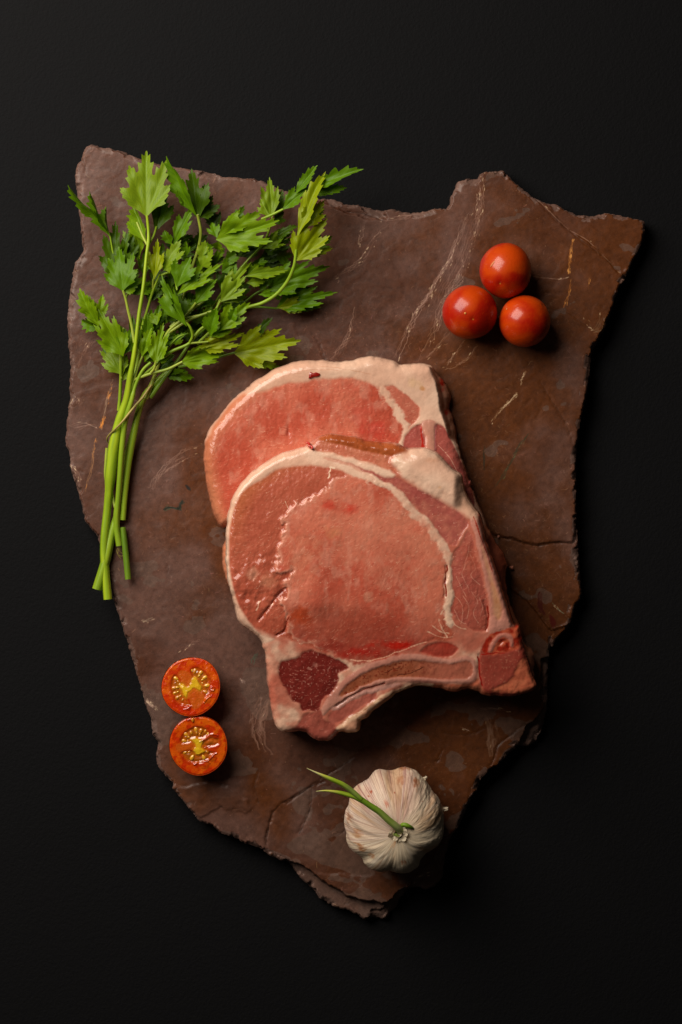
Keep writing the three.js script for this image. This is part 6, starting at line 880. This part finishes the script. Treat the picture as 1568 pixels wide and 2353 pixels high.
  leaf(8, FB, 1030, 690, 1225, 222, 110, 'slim', 'y', 30, 31, 0.3, 0.35, 0.05); leaf(8, FB, 1050, 640, 1200, 438, 150, 'tri', 'y', 29, 27, 0.3, -0.2, 0.06); leaf(8, FB, 1015, 862, 1225, 566, 230, 'fan', 'y', 27, 26, 0.22, 0.05, 0.05); leaf(8, FB, 1030, 850, 1270, 770, 85, 'duo', 'y', 26, 22, 0.25, -0.1, 0.08); leaf(8, FB, 1100, 800, 1265, 690, 130, 'tri', 'm', 20, 15, 0.3, 0, 0.05); leaf(8, FB, 1120, 560, 1225, 510, 90, 'duo', 'd', 20, 14, 0.3, 0, 0.05);
  stem(8, FB, [[660, 1150, 8, 0.8], [750, 1080, 10, 0.7], [830, 1050, 11, 0.6]], 'd'); leaf(8, FB, 815, 1062, 1235, 888, 200, 'fan', 'm', 11, 12, 0.3, 0.1, 0.05); leaf(8, FB, 840, 1060, 945, 1105, 90, 'duo', 'm', 10, 7, 0.3, 0, 0.05);
  stem(8, FB, [[640, 1190, 6, 0.8], [760, 1182, 6, 0.7], [890, 1192, 6, 0.6]], 'd'); leaf(8, FB, 880, 1190, 1287, 1058, 160, 'fan', 'm', 6, 9, 0.3, 0.1, 0.05); leaf(8, FB, 890, 1188, 1118, 1152, 110, 'tri', 'y', 8, 7, 0.3, 0, 0.05); leaf(8, FB, 900, 1192, 1212, 1190, 60, 'slim', 'm', 5, 5, 0.3, 0, 0.05); leaf(8, FB, 880, 1090, 1130, 1030, 130, 'tri', 'k', 4, 4, 0.3, 0, 0.05);
  // sprig 9: the low right leaves
  stem(9, FB, [[200, 1600, 9, 1.1], [400, 1560, 9, 0.9], [520, 1520, 9, 0.8], [610, 1495, 10, 0.7]], 'd'); leaf(9, FB, 585, 1505, 1034, 1400, 270, 'fan', 'y', 10, 12, 0.22, -0.05, 0.05); leaf(9, FB, 700, 1425, 858, 1240, 75, 'slim', 'k', 10, 12, 0.5, 0.3, 0.05); leaf(9, FB, 710, 1498, 907, 1608, 55, 'slim', 'l', 9, 5, 0.6, -0.5, 0.10);
  stem(9, FA, [[900, 2330, 7, 1.0], [970, 2190, 7, 0.9], [1030, 2110, 8, 0.7]], 'd'); leaf(9, FA, 1010, 2110, 1300, 2150, 110, 'slim', 'm', 8, 6, 0.35, -0.1, 0.06); leaf(9, FA, 1010, 2100, 1250, 2085, 80, 'slim', 'd', 8, 7, 0.4, 0.4, 0.06); leaf(9, FA, 960, 2090, 1130, 1940, 110, 'tri', 'd', 10, 10, 0.3, 0.2, 0.05); leaf(9, FA, 1000, 2060, 1115, 2000, 80, 'slim', 'd', 9, 9, 0.3, 0.2, 0.05);
  leaf(9, FB, 290, 1430, 420, 1340, 110, 'tri', 'k', 6, 5, 0.3, 0, 0.05); leaf(9, FB, 250, 1370, 420, 1300, 120, 'tri', 'k', 5, 5, 0.3, 0, 0.05); leaf(9, FB, 560, 1330, 640, 1260, 80, 'tri', 'k', 6, 6, 0.3, 0, 0.05);
  // sprig 12: low filler leaves, inner shade of the bush painted into their greens
  {
    const r = rng(63), area = pairs(FB, [40, 900, 150, 760, 330, 700, 470, 620, 700, 640, 900, 700, 980, 850, 900, 1080, 640, 1190, 480, 1400, 200, 1480, 60, 1560, -60, 1500, -40, 1100]);
    for (let i = 0, n = 0; n < 46 && i < 900; i++) {
      const u = -60 + r() * 1040, v = 620 + r() * 950, q = FB(u, v); if (polySdf(area, q[0], q[1]) > -6) continue; n++;
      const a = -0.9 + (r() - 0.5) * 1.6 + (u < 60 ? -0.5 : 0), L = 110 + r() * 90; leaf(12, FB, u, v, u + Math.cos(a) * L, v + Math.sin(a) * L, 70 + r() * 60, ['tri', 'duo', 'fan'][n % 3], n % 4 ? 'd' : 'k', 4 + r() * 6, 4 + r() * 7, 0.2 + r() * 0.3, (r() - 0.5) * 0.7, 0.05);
    }
    for (let i = 0, n = 0; n < 34 && i < 900; i++) {
      const u = -60 + r() * 1040, v = 620 + r() * 950, q = FB(u, v); if (polySdf(area, q[0], q[1]) > -9) continue; n++;
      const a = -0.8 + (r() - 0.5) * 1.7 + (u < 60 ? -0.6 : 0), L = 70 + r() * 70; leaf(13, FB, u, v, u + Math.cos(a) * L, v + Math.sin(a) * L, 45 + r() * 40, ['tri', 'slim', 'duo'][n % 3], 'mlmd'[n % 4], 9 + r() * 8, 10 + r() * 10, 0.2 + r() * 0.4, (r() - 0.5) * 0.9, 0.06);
    }
  }
  // sprig 10: the stem that crosses behind and hangs over the left edge
  stem(10, FI, [[422, 1922, 4, 2.6], [500, 1660, 4, 2.5], [560, 1400, 3.2, 2.3], [620, 1220, 3, 2.1], [668, 1050, 3, 2.0], [690, 850, 3.2, 1.8], [700, 700, 3.5, 1.8], [760, 480, 4.5, 1.7], [830, 240, 5.5, 1.6], [940, 80, 7, 1.4], [1060, -60, 8, 1.1]], 'b');
  stem(10, FI, [[512, 655, 5, 1.0], [506, 760, 4.6, 1.1], [500, 900, 4.4, 1.1], [520, 1020, 4.3, 1.0]], 'p'); stem(10, FI, [[560, 1060, 4, 0.9], [575, 1150, 4.5, 0.9], [585, 1190, 5, 0.9]], 'p');
  // the dry strand wound round the stems and the frayed fibres
  stem(11, FI, [[910, 90, 12, 0.7], [830, 205, 13, 0.75], [770, 270, 14, 0.8], [715, 340, 15.5, 0.8], [650, 420, 15.5, 0.7], [585, 487, 14, 0.6], [530, 540, 10, 0.55], [512, 575, 7, 0.5], [525, 615, 4, 0.4]], 't', 'strand');
  for (const l of [[[610, 1545], [600, 1590], [640, 1625], [680, 1600]], [[620, 1545], [610, 1610], [635, 1645]], [[635, 1540], [628, 1580], [650, 1600]]]) stem(11, FI, l.map(([u, v], i) => [u, v, 4 - i * 0.9, 0.16]), 't', 'fibre');
}


renderer.render(scene, camera);
